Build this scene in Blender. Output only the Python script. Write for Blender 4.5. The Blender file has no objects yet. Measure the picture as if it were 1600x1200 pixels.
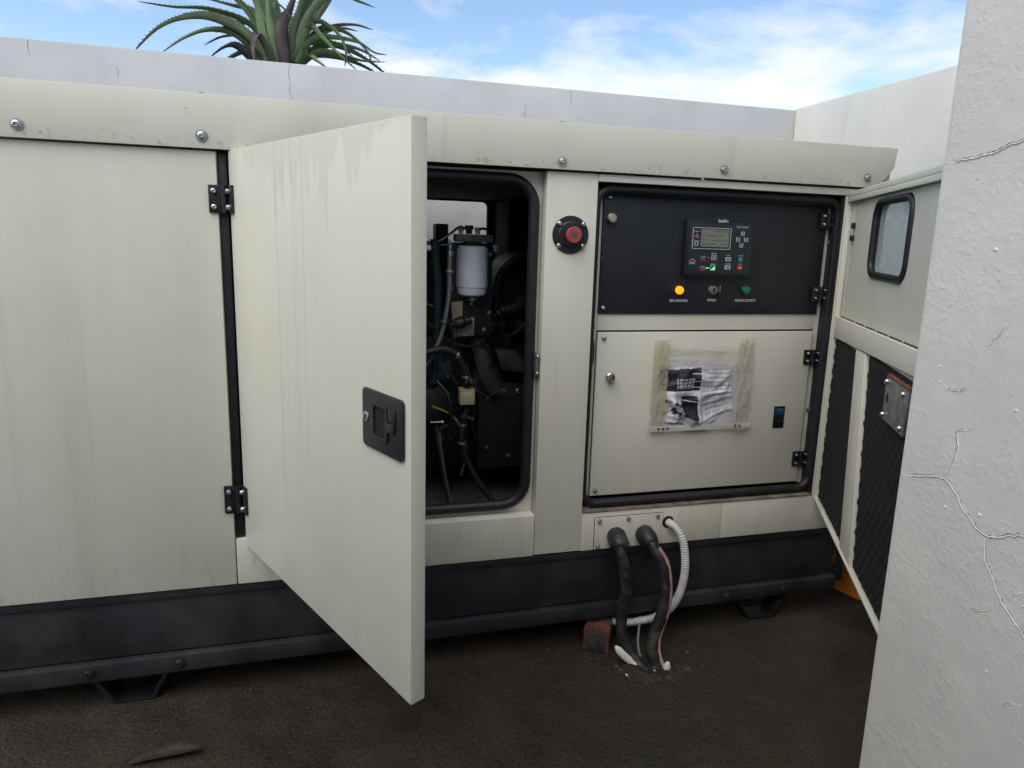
import bpy, bmesh, math, random
from mathutils import Vector, Matrix
from math import sin, cos, pi, radians

S = bpy.context.scene
COL = S.collection
G = 0.29                      # the white canopy's lower edge stands this far above the ground
random.seed(7)

# ------------------------------------------------------------------ camera
cd = bpy.data.cameras.new('camera'); cam = bpy.data.objects.new('camera', cd); COL.objects.link(cam)
r_, u_, f_ = (Vector(v) for v in ((0.96723, -0.25171, 0.03330), (0.01290, 0.17969, 0.98364), (0.25358, 0.95097, -0.17705)))
cam.matrix_world = Matrix(((r_.x, u_.x, -f_.x, -0.45265), (r_.y, u_.y, -f_.y, -1.59373), (r_.z, u_.z, -f_.z, 0.86237 + G), (0, 0, 0, 1)))
cd.sensor_fit = 'HORIZONTAL'; cd.sensor_width = 36.0
cd.lens = 36.0 * 1022.33 / 1600
cd.shift_x = -29.54 / 1600; cd.shift_y = -50.14 / 1600
cd.clip_start = 0.02; cd.clip_end = 3000
S.camera = cam

# ------------------------------------------------------------------ sky and sun
SUN_EL, SUN_AZ = radians(54), radians(-130)      # azimuth from +y towards +x: the light comes from behind the camera, a little to the left
W = bpy.data.worlds.new('World'); S.world = W; W.use_nodes = True
wt = W.node_tree; wt.nodes.clear()
def wn(t, **k):
    n = wt.nodes.new(t)
    for a, b in k.items(): setattr(n, a, b)
    return n
wl = wt.links.new
sky = wn('ShaderNodeTexSky', sky_type='NISHITA', sun_disc=False, sun_elevation=SUN_EL, sun_rotation=SUN_AZ, air_density=1.0, dust_density=0.4, ozone_density=1.6)
tc = wn('ShaderNodeTexCoord'); sep = wn('ShaderNodeSeparateXYZ'); wl(tc.outputs['Generated'], sep.inputs[0])
addz = wn('ShaderNodeMath', operation='ADD'); wl(sep.outputs['Z'], addz.inputs[0]); addz.inputs[1].default_value = 0.22
mxz = wn('ShaderNodeMath', operation='MAXIMUM'); wl(addz.outputs[0], mxz.inputs[0]); mxz.inputs[1].default_value = 0.05
dx = wn('ShaderNodeMath', operation='DIVIDE'); wl(sep.outputs['X'], dx.inputs[0]); wl(mxz.outputs[0], dx.inputs[1])
dy = wn('ShaderNodeMath', operation='DIVIDE'); wl(sep.outputs['Y'], dy.inputs[0]); wl(mxz.outputs[0], dy.inputs[1])
cmb = wn('ShaderNodeCombineXYZ'); wl(dx.outputs[0], cmb.inputs[0]); wl(dy.outputs[0], cmb.inputs[1])
mp = wn('ShaderNodeMapping'); wl(cmb.outputs[0], mp.inputs[0]); mp.inputs['Location'].default_value = (3.1, 1.7, 0); mp.inputs['Scale'].default_value = (1.0, 1.15, 1)
nz = wn('ShaderNodeTexNoise'); wl(mp.outputs[0], nz.inputs['Vector'])
nz.inputs['Scale'].default_value = 1.3; nz.inputs['Detail'].default_value = 9; nz.inputs['Roughness'].default_value = 0.6; nz.inputs['Distortion'].default_value = 0.25
# more cloud towards the horizon, as clouds stack up with distance
hz = wn('ShaderNodeMapRange'); wl(sep.outputs['Z'], hz.inputs['Value'])
hz.inputs['From Min'].default_value = 0.12; hz.inputs['From Max'].default_value = 0.42; hz.inputs['To Min'].default_value = 0.045; hz.inputs['To Max'].default_value = 0.0
ad = wn('ShaderNodeMath', operation='ADD'); wl(nz.outputs['Fac'], ad.inputs[0]); wl(hz.outputs[0], ad.inputs[1])
cr = wn('ShaderNodeValToRGB'); wl(ad.outputs[0], cr.inputs[0])
cr.color_ramp.elements[0].position = 0.475; cr.color_ramp.elements[0].color = (0, 0, 0, 1)
cr.color_ramp.elements[1].position = 0.70; cr.color_ramp.elements[1].color = (1, 1, 1, 1)
mixc = wn('ShaderNodeMix', data_type='RGBA'); wl(cr.outputs[0], mixc.inputs['Factor']); wl(sky.outputs[0], mixc.inputs['A'])
CLOUD = 5.3
mixc.inputs['B'].default_value = (CLOUD * 1.0, CLOUD * 0.99, CLOUD * 1.03, 1)
bg = wn('ShaderNodeBackground'); wl(mixc.outputs['Result'], bg.inputs['Color']); bg.inputs['Strength'].default_value = 0.108
wo = wn('ShaderNodeOutputWorld'); wl(bg.outputs[0], wo.inputs[0])

sd = bpy.data.lights.new('sun', 'SUN'); sd.energy = 1.5; sd.angle = radians(65); sd.color = (1.0, 0.92, 0.80)
sun = bpy.data.objects.new('sun', sd); COL.objects.link(sun)
sdir = Vector((sin(SUN_AZ) * cos(SUN_EL), cos(SUN_AZ) * cos(SUN_EL), sin(SUN_EL)))
sun.rotation_euler = sdir.to_track_quat('Z', 'Y').to_euler(); sun.location = (-4, -3, 6)

S.render.engine = 'CYCLES'
S.cycles.max_bounces = 7; S.cycles.diffuse_bounces = 4; S.cycles.glossy_bounces = 3; S.cycles.transparent_max_bounces = 8; S.cycles.caustics_reflective = False; S.cycles.caustics_refractive = False
S.cycles.use_denoising = True
S.view_settings.view_transform = 'Standard'; S.view_settings.look = 'None'
S.view_settings.gamma = 1.0; S.view_settings.exposure = 0.95
S.view_settings.use_curve_mapping = False

# ------------------------------------------------------------------ materials
def new_mat(name):
    m = bpy.data.materials.new(name); m.use_nodes = True
    nt = m.node_tree; return m, nt, nt.nodes['Principled BSDF']
class NT:
    """small helper to wire node math"""
    def __init__(s, nt): s.nt = nt
    def n(s, t, **k):
        x = s.nt.nodes.new(t)
        for a, b in k.items(): setattr(x, a, b)
        return x
    def put(s, sock, v):
        if isinstance(v, bpy.types.NodeSocket): s.nt.links.new(v, sock)
        else: sock.default_value = v
    def m(s, op, a, b=0.0, c=0.0, clamp=False):
        x = s.n('ShaderNodeMath', operation=op); x.use_clamp = clamp
        s.put(x.inputs[0], a); s.put(x.inputs[1], b)
        if op in ('MULTIPLY_ADD', 'SMOOTH_MIN'): s.put(x.inputs[2], c)
        return x.outputs[0]
    def pos(s):
        g = s.n('ShaderNodeNewGeometry'); q = s.n('ShaderNodeSeparateXYZ'); s.nt.links.new(g.outputs['Position'], q.inputs[0]); return q.outputs
    def uv(s):
        g = s.n('ShaderNodeTexCoord'); q = s.n('ShaderNodeSeparateXYZ'); s.nt.links.new(g.outputs['UV'], q.inputs[0]); return q.outputs
    def vec(s, x, y, z=0.0):
        c = s.n('ShaderNodeCombineXYZ'); s.put(c.inputs[0], x); s.put(c.inputs[1], y); s.put(c.inputs[2], z); return c.outputs[0]
    def noise(s, v=None, scale=1.0, detail=4.0, rough=0.55, dist=0.0):
        x = s.n('ShaderNodeTexNoise')
        if v is not None: s.nt.links.new(v, x.inputs['Vector'])
        else:
            g = s.n('ShaderNodeNewGeometry'); s.nt.links.new(g.outputs['Position'], x.inputs['Vector'])
        x.inputs['Scale'].default_value = scale; x.inputs['Detail'].default_value = detail
        x.inputs['Roughness'].default_value = rough; x.inputs['Distortion'].default_value = dist
        return x.outputs['Fac']
    def ramp(s, f, a, b, lo=0.0, hi=1.0, smooth=True):
        x = s.n('ShaderNodeMapRange', interpolation_type='SMOOTHSTEP' if smooth else 'LINEAR')
        s.put(x.inputs['Value'], f); s.put(x.inputs['From Min'], a); s.put(x.inputs['From Max'], b)
        s.put(x.inputs['To Min'], lo); s.put(x.inputs['To Max'], hi); return x.outputs[0]
    def mix(s, f, a, b):
        x = s.n('ShaderNodeMix', data_type='RGBA'); s.put(x.inputs['Factor'], f)
        for k, v in (('A', a), ('B', b)):
            if isinstance(v, tuple): v = v + (1,) if len(v) == 3 else v
            s.put(x.inputs[k], v)
        return x.outputs['Result']
    def bump(s, h, strength=0.3, dist=0.002):
        x = s.n('ShaderNodeBump'); s.put(x.inputs['Height'], h); x.inputs['Strength'].default_value = strength; x.inputs['Distance'].default_value = dist
        return x.outputs['Normal']
    def rect(s, u, v, u0, u1, v0, v1):
        a = s.m('MULTIPLY', s.m('GREATER_THAN', u, u0), s.m('LESS_THAN', u, u1))
        b = s.m('MULTIPLY', s.m('GREATER_THAN', v, v0), s.m('LESS_THAN', v, v1))
        return s.m('MULTIPLY', a, b)

MATS = {}
def plain(name, col, rough=0.5, metal=0.0, vary=0.12, scale=30.0, bump=0.0, bscale=300.0, spec=0.5, coat=0.0, dust=0.0):
    """painted / metal / rubber surface with slight mottling, dust and grain"""
    if name in MATS: return MATS[name]
    m, nt, b = new_mat(name); t = NT(nt)
    f = t.noise(scale=scale, detail=5)
    c = t.mix(t.ramp(f, 0.3, 0.7), tuple(x * (1 - vary) for x in col), tuple(min(1, x * (1 + vary)) for x in col))
    if dust:
        d = t.ramp(t.noise(scale=scale * 0.35, detail=6, rough=0.65), 0.45, 0.8, 0, dust)
        c = t.mix(d, c, (0.16, 0.14, 0.115))
    nt.links.new(c, b.inputs['Base Color'])
    t.put(b.inputs['Roughness'], t.ramp(t.noise(scale=scale * 2.3), 0.3, 0.7, max(0.03, rough - 0.07), min(1, rough + 0.09)))
    b.inputs['Metallic'].default_value = metal; b.inputs['Specular IOR Level'].default_value = spec
    if coat: b.inputs['Coat Weight'].default_value = coat; b.inputs['Coat Roughness'].default_value = 0.15
    if bump: nt.links.new(t.bump(t.noise(scale=bscale, detail=3), bump, 0.001), b.inputs['Normal'])
    MATS[name] = m; return m

def cream_paint(name, drips=None):
    """cream sheet-metal paint with rain streaks and mildew; drips = (origin x, dir x, dir y, top z) adds hanging stains"""
    m, nt, b = new_mat(name); t = NT(nt); x, y, z = t.pos()
    s = t.m('ADD', x, t.m('MULTIPLY', y, 0.83))
    base = t.mix(t.ramp(t.noise(scale=2.2, detail=3), 0.3, 0.7), (0.69, 0.675, 0.56), (0.715, 0.705, 0.605))
    st = t.noise(t.vec(t.m('MULTIPLY', s, 26.0), t.m('MULTIPLY', z, 0.9)), 1.0, 6, 0.62)
    st2 = t.noise(t.vec(t.m('MULTIPLY', s, 75.0), t.m('MULTIPLY', z, 1.6), 4.0), 1.0, 3, 0.5)
    fs = t.m('MULTIPLY', t.ramp(st, 0.46, 0.72), t.ramp(st2, 0.35, 0.7))
    br = t.ramp(t.noise(t.vec(t.m('MULTIPLY', s, 9.0), t.m('MULTIPLY', z, 0.5), 6.0), 1.0, 3, 0.5), 0.45, 0.7)
    c = t.mix(t.m('MULTIPLY', br, 0.20), base, (0.50, 0.49, 0.39))
    c = t.mix(t.m('MULTIPLY', fs, 0.22), c, (0.44, 0.42, 0.33))
    # mildew specks along the lower edges of the sheets
    zz = t.m('SUBTRACT', z, G)
    low = t.ramp(zz, 0.0, 0.16, 1.0, 0.0)
    lip = t.m('MULTIPLY', t.ramp(zz, 1.018, 1.026, 0.0, 1.0), t.ramp(zz, 1.026, 1.055, 1.0, 0.0))
    spk = t.ramp(t.noise(t.vec(t.m('MULTIPLY', s, 60.0), t.m('MULTIPLY', z, 9.0), 2.0), 1.0, 6, 0.7), 0.5, 0.75)
    spk2 = t.ramp(t.noise(scale=70, detail=5, rough=0.7), 0.5, 0.72)
    dirt = t.m('ADD', t.m('MULTIPLY', t.m('MULTIPLY', low, spk), 0.30), t.m('MULTIPLY', t.m('MULTIPLY', lip, spk2), 0.55), clamp=True)
    c = t.mix(dirt, c, (0.13, 0.115, 0.08))
    fly = t.ramp(t.noise(scale=55, detail=1.0, rough=0.3), 0.83, 0.86, 0, 0.5)
    c = t.mix(fly, c, (0.09, 0.08, 0.06))
    if drips:
        ox, ax, ay, top = drips
        u = t.m('ADD', t.m('MULTIPLY', t.m('SUBTRACT', x, ox), ax), t.m('MULTIPLY', y, ay))
        n1 = t.noise(t.vec(t.m('MULTIPLY', u, 34.0), t.m('MULTIPLY', z, 3.0)), 1.0, 2, 0.45)
        n2 = t.noise(t.vec(t.m('MULTIPLY', u, 5.0), 7.7), 1.0, 2, 0.5)
        win = t.m('MULTIPLY', t.ramp(u, 0.03, 0.3), t.ramp(u, 0.50, 0.68, 1, 0))
        ln = t.m('MULTIPLY', t.m('MULTIPLY', t.m('POWER', t.ramp(n1, 0.25, 0.75, smooth=False), 1.6), win), t.m('ADD', 0.10, t.m('MULTIPLY', n2, 0.24)))
        dep = t.m('SUBTRACT', top, zz)
        fac = t.m('MULTIPLY', t.ramp(t.m('SUBTRACT', ln, dep), 0.0, 0.014), 0.24)
        c = t.mix(fac, c, (0.47, 0.43, 0.30))
        n3 = t.noise(t.vec(t.m('MULTIPLY', u, 95.0), t.m('MULTIPLY', z, 0.5), 9.0), 1.0, 2, 0.5)
        run = t.m('MULTIPLY', t.m('MULTIPLY', t.ramp(n3, 0.60, 0.68), t.ramp(u, 0.1, 0.2)), t.m('MULTIPLY', t.ramp(u, 0.42, 0.5, 1, 0), t.ramp(dep, 0.95, 0.5, 0.0, 0.42)))
        c = t.mix(run, c, (0.42, 0.39, 0.29))
    nt.links.new(c, b.inputs['Base Color'])
    t.put(b.inputs['Roughness'], t.ramp(t.noise(scale=9, detail=4), 0.3, 0.7, 0.34, 0.5))
    b.inputs['Specular IOR Level'].default_value = 0.45
    h = t.m('ADD', t.noise(scale=420, detail=2), t.m('MULTIPLY', t.noise(scale=3.2, detail=1), 14.0))
    nt.links.new(t.bump(h, 0.06, 0.001), b.inputs['Normal'])
    return m

def plaster(name, col, grain=0.35, coarse=1.0, stain=0.25, seed=0.0, axis='x'):
    m, nt, b = new_mat(name); t = NT(nt); x, y, z = t.pos()
    v = t.vec(t.m('ADD', x, seed), y, z)
    c = t.mix(t.ramp(t.noise(v, 3.0, 6, 0.6), 0.3, 0.7), tuple(k * 0.92 for k in col), tuple(min(1, k * 1.05) for k in col))
    h = t.m('ADD', x, y) if axis != 'y' else y
    st = t.noise(t.vec(t.m('MULTIPLY', h, 9.0), t.m('MULTIPLY', z, 1.1), seed), 1.0, 6, 0.65)
    c = t.mix(t.ramp(st, 0.54, 0.8, 0, stain), c, (0.36, 0.34, 0.31))
    sp = t.ramp(t.noise(v, 38, 5, 0.75), 0.66, 0.8, 0, stain * 1.6)
    c = t.mix(sp, c, (0.22, 0.21, 0.19))
    nt.links.new(c, b.inputs['Base Color']); b.inputs['Roughness'].default_value = 0.82; b.inputs['Specular IOR Level'].default_value = 0.25
    g1 = t.noise(v, 300 * coarse, 5, 0.65); g2 = t.m('MULTIPLY', t.ramp(t.noise(v, 110 * coarse, 5, 0.6), 0.45, 0.8), t.ramp(t.noise(v, 7, 3), 0.35, 0.65)); g3 = t.noise(v, 14 * coarse, 4, 0.55)
    tr = t.noise(t.vec(t.m('MULTIPLY', t.m('ADD', y, t.m('MULTIPLY', z, 0.9)), 26.0), t.m('MULTIPLY', t.m('SUBTRACT', y, z), 110.0), x), 1.0, 3, 0.6)
    hh = t.m('ADD', t.m('ADD', t.m('MULTIPLY', g1, 0.45), t.m('MULTIPLY', g2, 0.9)), t.m('ADD', t.m('MULTIPLY', g3, 2.6), t.m('MULTIPLY', t.m('MULTIPLY', t.ramp(tr, 0.58, 0.85), t.ramp(t.noise(v, 5, 3), 0.5, 0.68)), 0.8)))
    nt.links.new(t.bump(hh, grain, 0.004), b.inputs['Normal'])
    return m

CREAM = cream_paint('cream_paint')
DOORCREAM = cream_paint('cream_paint_with_drips', (-0.724, 0.476, -0.879, 1.008))
BLACKPANEL = plain('navy_black_powder_coat', (0.0125, 0.015, 0.021), 0.42, vary=0.1, scale=6, bump=0.05, bscale=900)
FRAMEPAINT = plain('charcoal_frame_paint', (0.019, 0.022, 0.025), 0.5, vary=0.35, scale=9, bump=0.2, bscale=120, dust=0.2)
RUBBER = plain('black_rubber', (0.013, 0.013, 0.016), 0.5, vary=0.15, bump=0.1)
CABLEMAT = plain('black_cable_sheath', (0.014, 0.014, 0.015), 0.5, vary=0.3, scale=60, bump=0.35, bscale=160, dust=0.5)
DARK = plain('dark_interior', (0.006, 0.006, 0.008), 0.8, vary=0.2)
STEEL = plain('zinc_plated_steel', (0.55, 0.55, 0.54), 0.28, 1.0, vary=0.15, scale=80)
DULLSTEEL = plain('dull_galvanised_steel', (0.30, 0.32, 0.33), 0.45, 0.85, vary=0.3, scale=40, bump=0.1)
BRASSY = plain('nickel_knob', (0.62, 0.57, 0.48), 0.3, 1.0, vary=0.08)
HINGE = plain('black_hinge_plastic', (0.013, 0.014, 0.016), 0.4, vary=0.1, bump=0.08)
ENGINE = plain('black_engine_paint', (0.012, 0.012, 0.014), 0.5, vary=0.3, scale=20, bump=0.2, bscale=90, dust=0.06)
CAST = plain('dusty_cast_iron', (0.026, 0.025, 0.025), 0.65, vary=0.3, scale=18, bump=0.3, bscale=110, dust=0.14)
RUSTDARK = plain('sooty_brown_sheet', (0.014, 0.011, 0.0095), 0.5, vary=0.35, scale=14, bump=0.1, dust=0.06)
FILTERW = plain('grey_white_filter_can', (0.68, 0.72, 0.77), 0.3, vary=0.05, scale=14)
BEIGE = plain('tan_coated_metal', (0.36, 0.30, 0.17), 0.45, vary=0.2, scale=60, dust=0.3)
BEIGEBOX = plain('pale_brass_block', (0.52, 0.46, 0.26), 0.35, 0.3, vary=0.08, scale=60)
WHITEPL = plain('white_plastic', (0.62, 0.62, 0.60), 0.4, vary=0.08, dust=0.3)
TEALHOSE = plain('dark_teal_corrugated_hose', (0.018, 0.035, 0.040), 0.4, vary=0.15)
BRAID = plain('steel_braid', (0.28, 0.27, 0.25), 0.4, 0.7, vary=0.35, scale=300)
PINK = plain('faded_pink_sheath', (0.42, 0.23, 0.21), 0.5, vary=0.25, scale=60, dust=0.35)
TRAYGREY = plain('grey_oily_tray', (0.085, 0.085, 0.085), 0.55, vary=0.35, scale=16, dust=0.3)
PRINT = plain('white_print', (0.62, 0.63, 0.65), 0.5, vary=0.0)
BLUEPLASTIC = plain('slate_blue_enamel', (0.045, 0.055, 0.085), 0.4, vary=0.2)

# ------------------------------------------------------------------ mesh helpers
class MB:
    def __init__(s, tf=None): s.v = []; s.f = []; s.tf = tf; s.uv = {}
    def add(s, vs, fs):
        o = len(s.v); s.v += [Vector(p) for p in vs]; s.f += [tuple(i + o for i in q) for q in fs]; return s
    def box(s, x0, x1, y0, y1, z0, z1):
        return s.add([(x0,y0,z0),(x1,y0,z0),(x1,y1,z0),(x0,y1,z0),(x0,y0,z1),(x1,y0,z1),(x1,y1,z1),(x0,y1,z1)],
                     [(0,3,2,1),(4,5,6,7),(0,1,5,4),(1,2,6,5),(2,3,7,6),(3,0,4,7)])
    def prism(s, poly, y0, y1):
        """poly: (x,z) outline extruded along y"""
        n = len(poly)
        vs = [(p[0], y0, p[1]) for p in poly] + [(p[0], y1, p[1]) for p in poly]
        fs = [tuple(range(n)), tuple(range(2 * n - 1, n - 1, -1))] + [(i, i + n, (i + 1) % n + n, (i + 1) % n) for i in range(n)]
        return s.add(vs, fs)
    def ringplate(s, outer, inner, y0, y1):
        """plate with a hole; outer and inner are matching (x,z) loops"""
        n = len(outer); vs = []
        for y in (y0, y1):
            vs += [(p[0], y, p[1]) for p in outer] + [(p[0], y, p[1]) for p in inner]
        fs = []
        for i in range(n):
            j = (i + 1) % n
            fs += [(i, j, n + j, n + i), (2*n + j, 2*n + i, 3*n + i, 3*n + j), (j, i, 2*n + i, 2*n + j), (n + i, n + j, 3*n + j, 3*n + i)]
        return s.add(vs, fs)
    def tube(s, path, r, seg=10, closed=False, cap=True, flat=1.0):
        """r: number or list per point"""
        P = [Vector(p) for p in path]; n = len(P); rs = r if isinstance(r, (list, tuple)) else [r] * n
        o = len(s.v); up = None; vs = []
        for i in range(n):
            a = P[i - 1] if (i or closed) else P[i]; b = P[(i + 1) % n] if (i < n - 1 or closed) else P[i]
            t = (b - a).normalized()
            if up is None:
                up = Vector((0, 1, 0)) if abs(t.y) < 0.8 else Vector((1, 0, 0))
            side = t.cross(up).normalized(); up = side.cross(t).normalized()
            for k in range(seg):
                w = 2 * pi * k / seg
                vs.append(P[i] + side * (cos(w) * rs[i]) + up * (sin(w) * rs[i] * flat))
        fs = []
        m = n if closed else n - 1
        for i in range(m):
            for k in range(seg):
                a = i * seg + k; b = i * seg + (k + 1) % seg; c = ((i + 1) % n) * seg
                fs.append((a, b, c + (k + 1) % seg, c + k))
        if cap and not closed:
            fs.append(tuple(range(seg))[::-1]); fs.append(tuple((n - 1) * seg + k for k in range(seg)))
        return s.add(vs, fs)
    def lathe(s, c, axis, prof, seg=24):
        """prof: (radius, height along axis)"""
        c = Vector(c); ax = Vector(axis).normalized(); e1 = ax.orthogonal().normalized(); e2 = ax.cross(e1)
        vs = []; n = len(prof)
        for (r, h) in prof:
            for k in range(seg):
                w = 2 * pi * k / seg; vs.append(c + ax * h + e1 * (r * cos(w)) + e2 * (r * sin(w)))
        fs = []
        for i in range(n - 1):
            for k in range(seg):
                fs.append((i*seg + k, i*seg + (k+1) % seg, (i+1)*seg + (k+1) % seg, (i+1)*seg + k))
        fs.append(tuple(range(seg))[::-1]); fs.append(tuple((n-1)*seg + k for k in range(seg)))
        return s.add(vs, fs)
    def data(s, name, m, bevel=0.0, origin=(0, 0, 0), lift=True, sharp=38, recalc=True):
        me = bpy.data.meshes.new(name); O = Vector(origin); vs = []
        for p in s.v:
            q = Vector(s.tf(p)) if s.tf else p
            vs.append(q + Vector((0, 0, G if lift else 0)) - O)
        me.from_pydata(vs, [], s.f); bm = bmesh.new(); bm.from_mesh(me)
        if recalc: bmesh.ops.recalc_face_normals(bm, faces=bm.faces)
        if bevel:
            es = [e for e in bm.edges if len(e.link_faces) == 2 and e.calc_face_angle(0) > radians(30)]
            bmesh.ops.bevel(bm, geom=es, offset=bevel, segments=2, profile=0.6, affect='EDGES', clamp_overlap=True)
        bm.to_mesh(me); bm.free(); me.materials.append(m)
        for p in me.polygons: p.use_smooth = True
        me.set_sharp_from_angle(angle=radians(sharp)); return me
    def obj(s, name, m, parent=None, bevel=0.0, **k):
        o = bpy.data.objects.new(name, s.data(name, m, bevel, ROOT(parent), **k)); COL.objects.link(o)
        if parent: o.parent = parent
        return o
def ROOT(p):
    """world position of the thing that a part belongs to (parts themselves sit at their thing's origin)"""
    l = Vector((0, 0, 0))
    while p is not None: l = l + p.location; p = p.parent
    return l
def thing(name, label, cat, loc, group=None):
    o = bpy.data.objects.new(name, None); COL.objects.link(o); o.location = (loc[0], loc[1], loc[2] + G); o.empty_display_size = 0.1
    return tag(o, label, cat, group)
def tag(o, label, cat, group=None):
    o['label'] = label; o['category'] = cat
    if group: o['group'] = group
    return o
def place(me, name, parent, loc, rz=0.0):
    """a copy of a shared mesh, standing at loc (canopy frame) under parent"""
    o = bpy.data.objects.new(name, me); COL.objects.link(o); o.parent = parent
    o.location = Vector((loc[0], loc[1], loc[2] + G)) - ROOT(parent); o.rotation_euler = (0, 0, rz); return o
def rrect(x0, x1, z0, z1, r, n=6):
    pts = []
    for cx, cz, a in ((x1 - r, z1 - r, 0), (x0 + r, z1 - r, pi/2), (x0 + r, z0 + r, pi), (x1 - r, z0 + r, 1.5*pi)):
        for k in range(n + 1):
            w = a + pi/2 * k / n; pts.append((cx + r * cos(w), cz + r * sin(w)))
    return pts
def spline(pts, n=8):
    """Catmull-Rom through pts"""
    P = [Vector(p) for p in pts]; P = [P[0] * 2 - P[1]] + P + [P[-1] * 2 - P[-2]]; out = []
    for i in range(1, len(P) - 2):
        a, b, c, d = P[i-1:i+3]
        for k in range(n):
            t = k / n; out.append(0.5 * ((2*b) + (c - a)*t + (2*a - 5*b + 4*c - d)*t*t + (3*b - a - 3*c + d)*t**3))
    out.append(P[-2]); return out
def resample(path, step):
    out = [path[0]]; acc = 0.0
    for a, b in zip(path, path[1:]):
        L = (b - a).length; p = step - acc
        while p <= L: out.append(a + (b - a) * (p / L)); p += step
        acc = (acc + L) % step if L else acc
    return out
def corrugated(path, r, pitch, depth, seg=10):
    P = resample(spline(path, 20), pitch / 4); rs = [r - depth * (1 if i % 4 in (2, 3) else 0) for i in range(len(P))]
    return MB().tube(P, rs, seg)
def text_mesh(txt, size, m, width=None, bold=0.0):
    cu = bpy.data.curves.new('t', 'FONT'); cu.body = txt; cu.size = size; cu.align_x = 'CENTER'; cu.align_y = 'CENTER'; cu.offset = bold
    o = bpy.data.objects.new('t', cu); COL.objects.link(o); bpy.context.view_layer.update()
    me = bpy.data.meshes.new_from_object(o.evaluated_get(bpy.context.evaluated_depsgraph_get()))
    bpy.data.objects.remove(o); bpy.data.curves.remove(cu)
    xs = [v.co.x for v in me.vertices]; k = width / (max(xs) - min(xs)) if width else 1.0
    for v in me.vertices: v.co = Vector((v.co.x * k, 0, v.co.y))
    me.materials.clear(); me.materials.append(m); return me
def letter(txt, name, parent, loc, size, width=None, m=None, bold=0.0):
    return place(text_mesh(txt, size, m or PRINT, width, bold), name, parent, loc)

# ================================================================== the setting
def ground_mat():
    m, nt, b = new_mat('stained_dark_concrete'); t = NT(nt); x, y, z = t.pos()
    a = t.ramp(t.noise(scale=2.2, detail=6, rough=0.62), 0.33, 0.57)
    c = t.mix(a, (0.010, 0.009, 0.0075), (0.054, 0.039, 0.027))
    wet = t.ramp(t.noise(t.vec(t.m('ADD', x, 3.3), y, 2.0), 1.7, 5, 0.6), 0.45, 0.62)
    c = t.mix(t.m('MULTIPLY', wet, 0.65), c, (0.013, 0.014, 0.011))
    red = t.ramp(t.noise(t.vec(t.m('SUBTRACT', x, 5.0), y, 1.0), 3.1, 4, 0.6), 0.55, 0.75, 0, 0.3)
    c = t.mix(red, c, (0.045, 0.024, 0.020))
    gr = t.ramp(t.noise(scale=190, detail=4, rough=0.7), 0.46, 0.68)
    c = t.mix(t.m('MULTIPLY', gr, 0.62), c, (0.095, 0.068, 0.045))
    pit = t.ramp(t.noise(t.vec(t.m('ADD', x, 2.0), y, 5.0), 130, 4, 0.7), 0.52, 0.62, 0, 0.9)
    c = t.mix(pit, c, (0.008, 0.007, 0.006))
    fleck = t.ramp(t.noise(scale=110, detail=1, rough=0.3), 0.80, 0.82, 0, 0.7)
    c = t.mix(fleck, c, (0.26, 0.24, 0.20))
    nt.links.new(c, b.inputs['Base Color']); b.inputs['Specular IOR Level'].default_value = 0.3
    moss = t.ramp(t.noise(t.vec(x, t.m('ADD', y, 9.0), 3.0), 5.5, 6, 0.68), 0.54, 0.7, 0, 0.55)
    c2 = t.mix(moss, c, (0.040, 0.042, 0.028)); nt.links.new(c2, b.inputs['Base Color'])
    t.put(b.inputs['Roughness'], t.ramp(wet, 0, 1, 0.92, 0.62))
    h = t.m('ADD', t.m('ADD', t.noise(scale=300, detail=3), t.m('MULTIPLY', t.noise(scale=90, detail=3), 1.4)), t.m('MULTIPLY', t.noise(scale=9, detail=3), 5.0))
    nt.links.new(t.bump(h, 0.9, 0.004), b.inputs['Normal'])
    return m
GROUND = ground_mat()
g = MB().add([(-600, -600, 0), (600, -600, 0), (600, 600, 0), (-600, 600, 0)], [(0, 1, 2, 3)]).obj('ground', GROUND, lift=False)
g['kind'] = 'structure'
# broken edge where the cables go down: a shallow pile of rubble and soil on the slab
SOIL = plain('dark_soil', (0.012, 0.010, 0.008), 0.95, vary=0.5, scale=120, bump=0.8, bscale=200)
STONE = plain('chipped_concrete', (0.065, 0.056, 0.045), 0.9, vary=0.4, scale=80, bump=0.4, bscale=200)
CHIP = plain('pale_chip', (0.42, 0.40, 0.36), 0.8, vary=0.25, scale=80)
rnd = random.Random(3)
n = 28; rings_ = []
for fr, hh in ((1.0, 0.0008), (0.8, 0.005), (0.62, 0.011), (0.5, 0.009), (0.3, 0.003)):
    rings_.append([(0.318 + 0.105 * fr * (1 + rnd.uniform(-0.16, 0.16)) * cos(2*pi*k/n), -0.138 + 0.062 * fr * (1 + rnd.uniform(-0.16, 0.16)) * sin(2*pi*k/n), -G + hh * rnd.uniform(0.6, 1.3) + 0.0006) for k in range(n)])
def rim(i0, i1, m, name):
    vs = sum(rings_[i0:i1 + 1], []); q = i1 - i0
    fs = [(r*n + i, r*n + (i+1) % n, (r+1)*n + (i+1) % n, (r+1)*n + i) for r in range(q) for i in range(n)]
    if i1 == 4: fs.append(tuple(q*n + i for i in range(n)))
    MB().add(vs, fs).obj(name, m, g, sharp=70)
rim(0, 2, GROUND, 'broken_rim'); rim(2, 4, SOIL, 'soil_patch')
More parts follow.
